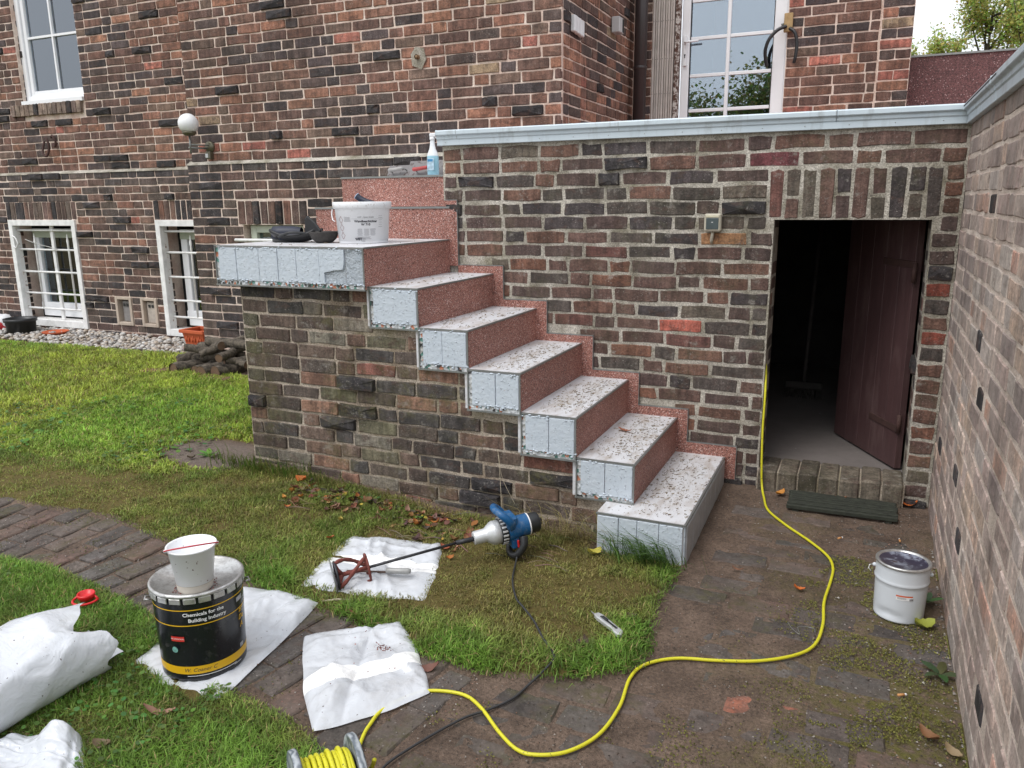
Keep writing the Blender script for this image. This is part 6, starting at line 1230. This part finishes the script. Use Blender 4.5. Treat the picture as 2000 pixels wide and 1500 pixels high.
# grit, crumbs and moss on the yard
def crumbs(name, pts, cols, s0, s1, flat=.6):
    mb = MB(); tet = [(1, 0, -.4), (-.5, .87, -.4), (-.5, -.87, -.4), (.1, .1, .9)]; tf_ = [(0, 1, 3), (1, 2, 3), (2, 0, 3), (0, 2, 1)]
    for x, y, z in pts:
        j_ = random.uniform(.7, 1.25); s = random.uniform(s0, s1); a = random.uniform(0, 6.28); c_, s_ = math.cos(a), math.sin(a); mb.add([(x+s*(p*c_-q*s_), y+s*(p*s_+q*c_), z+s*r_*flat) for p, q, r_ in tet], tf_, False, tuple(v*j_ for v in random.choice(cols)))
    o = mb.build(name, tintmat); o['kind'] = 'stuff'; return o
pts = []
while len(pts) < 6500:
    x, y = random.uniform(-.6, 1.03), random.uniform(-3.1, -.1)
    if not inpoly(LAWN_A, [x], [y])[0] and random.random() < .35+.65*ss(.3, 1.0, x): pts.append((x, y, G(x, y)+random.uniform(.0, .008)))
for _ in range(4200):
    x = random.uniform(-3.6, -.4); y = -2.1+random.gauss(0, .17)-.35*ss(-2, -.5, x)*.5; pts.append((x, y, G(x, y)+random.uniform(.004, .014)))
mp = []
for _ in range(9000):
    x = random.uniform(-3.8, -.4); y = -2.06+random.uniform(-.42, .3)-.35*ss(-2.2, -.5, x)
    if mnoise.noise((x*7, y*7, 2))+.5*mnoise.noise((x*22, y*22, 4)) > .28: mp.append((x, y, G(x, y)+.006))
crumbs('moss', mp, [(.10, .10, .02), (.13, .13, .03), (.07, .065, .02)], .0015, .0045, .9)
crumbs('soil_crumbs', pts, [(.05, .038, .030), (.05, .038, .030), (.085, .062, .048), (.12, .09, .07), (.30, .27, .24), (.22, .12, .08)], .0015, .0045)
pts = []
for _ in range(420):
    x = min(1.03, random.gauss(.92, .14)); y = random.uniform(-3.0, -.5); pts.append((x, y, G(x, y)+.004))
crumbs('rubble_bits', pts, [(.26, .235, .21), (.20, .17, .15), (.24, .15, .11), (.34, .32, .29), (.14, .12, .10)], .002, .0075)
pts = []
for _ in range(26000):
    y = random.uniform(-3.1, -.7); x = min(1.035, random.gauss(.80, .17)); n_ = mnoise.noise((x*5, y*5, 3))+.35*mnoise.noise((x*14, y*14, 8))
    if n_ > .05: pts.append((x, y, G(x, y)+.004))
for _ in range(6000):
    x = random.uniform(-.5, .5); y = random.uniform(-2.9, -2.1); n_ = mnoise.noise((x*6, y*6, 7))
    if n_ > .22: pts.append((x, y, G(x, y)+.004))
crumbs('moss', pts, [(.12, .12, .020), (.16, .16, .028), (.08, .075, .018), (.20, .19, .04)], .0016, .0045, .9)
# dry clippings on the treads
mb = MB()
for k, n in ((0, 900), (1, 750), (2, 560), (3, 420), (4, 200), (5, 90), (6, 90)):
    x1 = XK[k]; x0 = XK[k+1]+.02 if k < 6 else LX+.1
    if k == 0: x0 = -.36
    for _ in range(n):
        if k in (0, 1, 2, 3): q = random.gauss(.55, .26); y = -.02-min(max(random.betavariate(1.6, 1.5), 0), 1)*(WKY[k]-.05); x = x0+(x1-x0)*min(max(q, .02), .98)
        else: x = random.uniform(x0, x1-.01); y = random.uniform(-WKY[k]+.02, -.03)
        if k == 0 and y > -.03: continue
        if 0 < k < 6 and x < XK[k+1]+.015: continue
        if random.random() < .55: L = random.uniform(.003, .017); a = random.gauss(.9, .9); dx, dy = L*math.cos(a), L*math.sin(a); w = random.uniform(.0003, .0007); z = ZK[k]+.0015; c = random.choice([(.20, .15, .09), (.12, .085, .05), (.28, .22, .13)]); x = min(x, x1-.006-abs(dx)) ; y = min(y, -.02-abs(dy)); mb.add([(x-w, y+w, z), (x+w, y-w, z), (x+dx+w, y+dy-w, z+.002), (x+dx-w, y+dy+w, z+.002), (x, y, z+.003), (x+dx, y+dy, z+.004)], [(0, 1, 4), (1, 2, 5, 4), (2, 3, 5), (3, 0, 4, 5)], False, c)
        else: s = random.uniform(.0008, .0025); mb.add([(x-s, y, ZK[k]+.001), (x+s*.6, y-s*.8, ZK[k]+.001), (x+s*.5, y+s*.8, ZK[k]+.001), (x, y, ZK[k]+.001+s)], [(0, 1, 3), (1, 2, 3), (2, 0, 3)], False, random.choice([(.10, .06, .04), (.16, .09, .06), (.06, .04, .03)]))
o = mb.build('dry_clippings', tintmat); o['kind'] = 'stuff'
# red granulate crumbs on bag and drum
pts = [(-.80+random.gauss(0, .016), -2.20+random.gauss(0, .010), G(-.8, -2.2)+.056) for _ in range(70)]+[(random.gauss(-.80, .13), random.gauss(-2.25, .13), G(-.8, -2.2)+.062) for _ in range(20)]
for _ in range(110): a = random.uniform(0, 6.28); q = .058+abs(random.gauss(0, .010)); pts.append((PX+q*math.cos(a), PY+q*math.sin(a), PZ+.003))
crumbs('red_crumbs', pts, [(.20, .07, .055), (.15, .05, .04), (.28, .12, .10)], .0018, .0042, .8)
# cigarette ends, bits of wire, sticks
buff = plain('cork_filter', (.55, .27, .10), .8, 0, .2, 60, .1)
for (x, y, a, lab) in ((.644, -.546, 50, 'cigarette end on the ground between the cable and the grate'), (.898, -.476, 95, 'cigarette end near the right end of the boot grate'), (.872, -1.719, 30, 'cigarette end on the moss below the white pail')):
    c_ = thing('cigarette_end', lab, 'cigarette end', (x, y, G(x, y)+.011), R(a), 'cigarette ends on the yard'); mb = MB(); mb.tube([(-.013, 0, 0), (.010, 0, 0)], .0042, 8); mb.build('filter', buff, c_); mb = MB(); mb.tube([(.010, 0, 0), (.017, 0, 0)], .004, 8); mb.build('paper', ink_w, c_)
mb = MB(); mb.tube(spline([(-.04, .02, .006), (-.02, -.02, .004), (.01, -.05, .004), (.0, .0, .006), (.05, .012, .005), (.06, -.012, .004)], 6), .0012, 5); o = mb.build('wire_scrap', zinc2, None, (.53, -1.41, G(.53, -1.41)+.004)); tag(o, 'thin curled piece of wire on the bricks inside the cable bend', 'wire')
mb = MB(); mb.tube([(-.055, -.03, .006), (.0, .004, .009), (.06, .03, .007)], [.003, .005, .002], 6); o = mb.build('wood_sliver', plain('pale_wood', (.45, .38, .30), .8), None, (-1.19, -1.945, G(-1.19, -1.95)+.012)); tag(o, 'pale wood sliver on the path edge below the paddle bag', 'stick')
mb = MB(); mb.tube(spline([(-.96, -.885, .30), (-.93, -.93, .20), (-.885, -1.01, .07), (-.86, -1.05, -.03)], 6), .0012, 5); mb.tube(spline([(-.955, -.885, .27), (-.925, -.91, .16), (-.84, -.95, .05)], 6), .001, 5); o = mb.build('dry_stalk', plain('straw', (.42, .36, .26), .8)); tag(o, 'two thin dry stalks leaning on the stair base above the mixer', 'stalk')
# leafy weeds
def weed(label, x, y, n, L, W_, col, rise):
    w = thing('weed', label, 'weed', (x, y, G(x, y)+.004))
    for i in range(n):
        vs, fs = leaf_geo(L*random.uniform(.7, 1.1), W_*random.uniform(.8, 1.1), -.10, i+int(x*100)); a = 2*math.pi*i/n+random.uniform(-.3, .3); m = Matrix.Rotation(a, 4, 'Z') @ Matrix.Rotation(-rise*random.uniform(.5, 1.2), 4, 'Y') @ Matrix.Translation((L*.52, 0, .01)); mb = MB(); mb.add([m @ Vector(p) for p in vs], fs, True, tuple(v*random.uniform(.75, 1.25) for v in col)); mb.build('leaf', grassmat, w)
weed('green dock weed growing at the foot of the garden wall', .995, -1.54, 5, .07, .028, (.08, .13, .05), .2)
weed('small green seedling on the bare mud by the stair base', -2.834, -.943, 6, .085, .03, (.16, .30, .07), .5)
weed('tiny weed rosette at the wall foot behind the white pail', .985, -1.02, 6, .06, .022, (.14, .20, .08), .4)
weed('low green weed among the leaves at the stair base', -1.62, -1.06, 6, .07, .035, (.10, .20, .06), .5)
# trees
twood = plain('tree_bark', (.06, .05, .04), .9, 0, .3, 12, .4)
def tree(label, base, h, cen, rad, nl, ls, cols, limbs=9, group=None, tilt=1):
    t_ = thing('tree', label, 'tree', base, 0, group); mb = MB(); C0 = Vector(cen); tip_ = C0*.95; rt = h*.012
    tr_ = spline([(0, 0, 0), (C0.x*.2+.1, C0.y*.2, C0.z*.35), (C0.x*.6, C0.y*.6, C0.z*.7), tuple(tip_)], 4); mb.tube(tr_, [rt*(1-.8*i/(len(tr_)-1)) for i in range(len(tr_))], 8)
    ends = []
    for i in range(limbs):
        s = tr_[int(len(tr_)*(.45+.5*random.random()))-1]; d_ = Vector((random.gauss(0, 1), random.gauss(0, 1), random.gauss(.25, .8))); d_.normalize(); e = C0+Vector((d_.x*rad[0], d_.y*rad[1], d_.z*rad[2]))*random.uniform(.6, 1.0); p = spline([s, s.lerp(e, .5)+Vector((0, 0, -.08*rad[2])), e], 4); mb.tube(p, [rt*.38*(1-.75*k/(len(p)-1)) for k in range(len(p))], 6); ends += [s.lerp(e, f) for f in (.45, .6, .75, .85, .95, 1.0)]
        for _ in range(3): e2 = s.lerp(e, random.uniform(.5, .9)); q = e2+Vector((random.gauss(0, .3)*rad[0], random.gauss(0, .3)*rad[1], random.gauss(.05, .3)*rad[2])); mb.tube([e2, e2.lerp(q, .5)+Vector((0, 0, .02)), q], [rt*.14, rt*.1, rt*.05], 5); ends += [e2.lerp(q, f) for f in (.4, .7, 1.0)]
    mb.build('trunk', twood, t_); mb = MB(); sp_ = .13*max(rad)
    for i in range(nl):
        c_ = random.choice(ends); p = c_+Vector((random.gauss(0, sp_), random.gauss(0, sp_), random.gauss(0, sp_*.8))); s = ls*random.uniform(.6, 1.3); a, b = random.uniform(0, 6.28), random.gauss(0, .7); u = Vector((math.cos(a)*math.cos(b), math.sin(a)*math.cos(b), math.sin(b))); v = u.cross(Vector((random.gauss(0, .5), random.gauss(0, .5), 1))).normalized()*s*.42
        mb.add([p-u*s*.5, p-v, p+u*s*.5, p+v], [(0, 1, 2, 3)], False, tuple(x*random.uniform(.7, 1.25) for x in random.choice(cols)))
    mb.build('crown', treeleaf, t_)['kind'] = 'stuff'; return t_
treeleaf = leafmat('tree_leaf', 'tint', .62, .5)
YG = [(.48, .53, .16), (.56, .58, .20), (.40, .46, .14), (.60, .58, .24), (.32, .38, .12)]
GB = 'trees beyond the parapet'
tree('airy yellow green tree rising above the parapet, tallest of the trees', (3.3, 24, 0), 8, (.1, 0, 7.3), (1.25, 1.2, 1.35), 8500, .085, YG, 12, GB)
tree('low bushy tree just above the parapet beside the house pillar', (1.75, 23, 0), 5.6, (0, 0, 5.6), (1.0, .9, .85), 6500, .08, YG, 9, GB)
tree('yellow green tree at the far right edge above the zinc edging', (4.6, 23, 0), 8, (0, 0, 7.0), (1.1, 1.1, 1.5), 7000, .085, YG, 12, GB)
tree('small sparse tree between its taller neighbours above the parapet', (2.55, 25, 0), 6, (0, 0, 5.7), (.65, .7, .6), 4500, .08, YG, 8, GB)
DG = [(.20, .24, .07), (.16, .20, .06), (.25, .27, .09), (.12, .16, .05)]
GR_ = 'garden trees behind the viewer, reflected in the glass'
tree('broad green garden tree mirrored in the panes of the garden door', (-3.0, -13.5, -.1), 6, (.2, 0, 3.8), (2.4, 1.6, 1.55), 14000, .11, DG, 16, GR_)
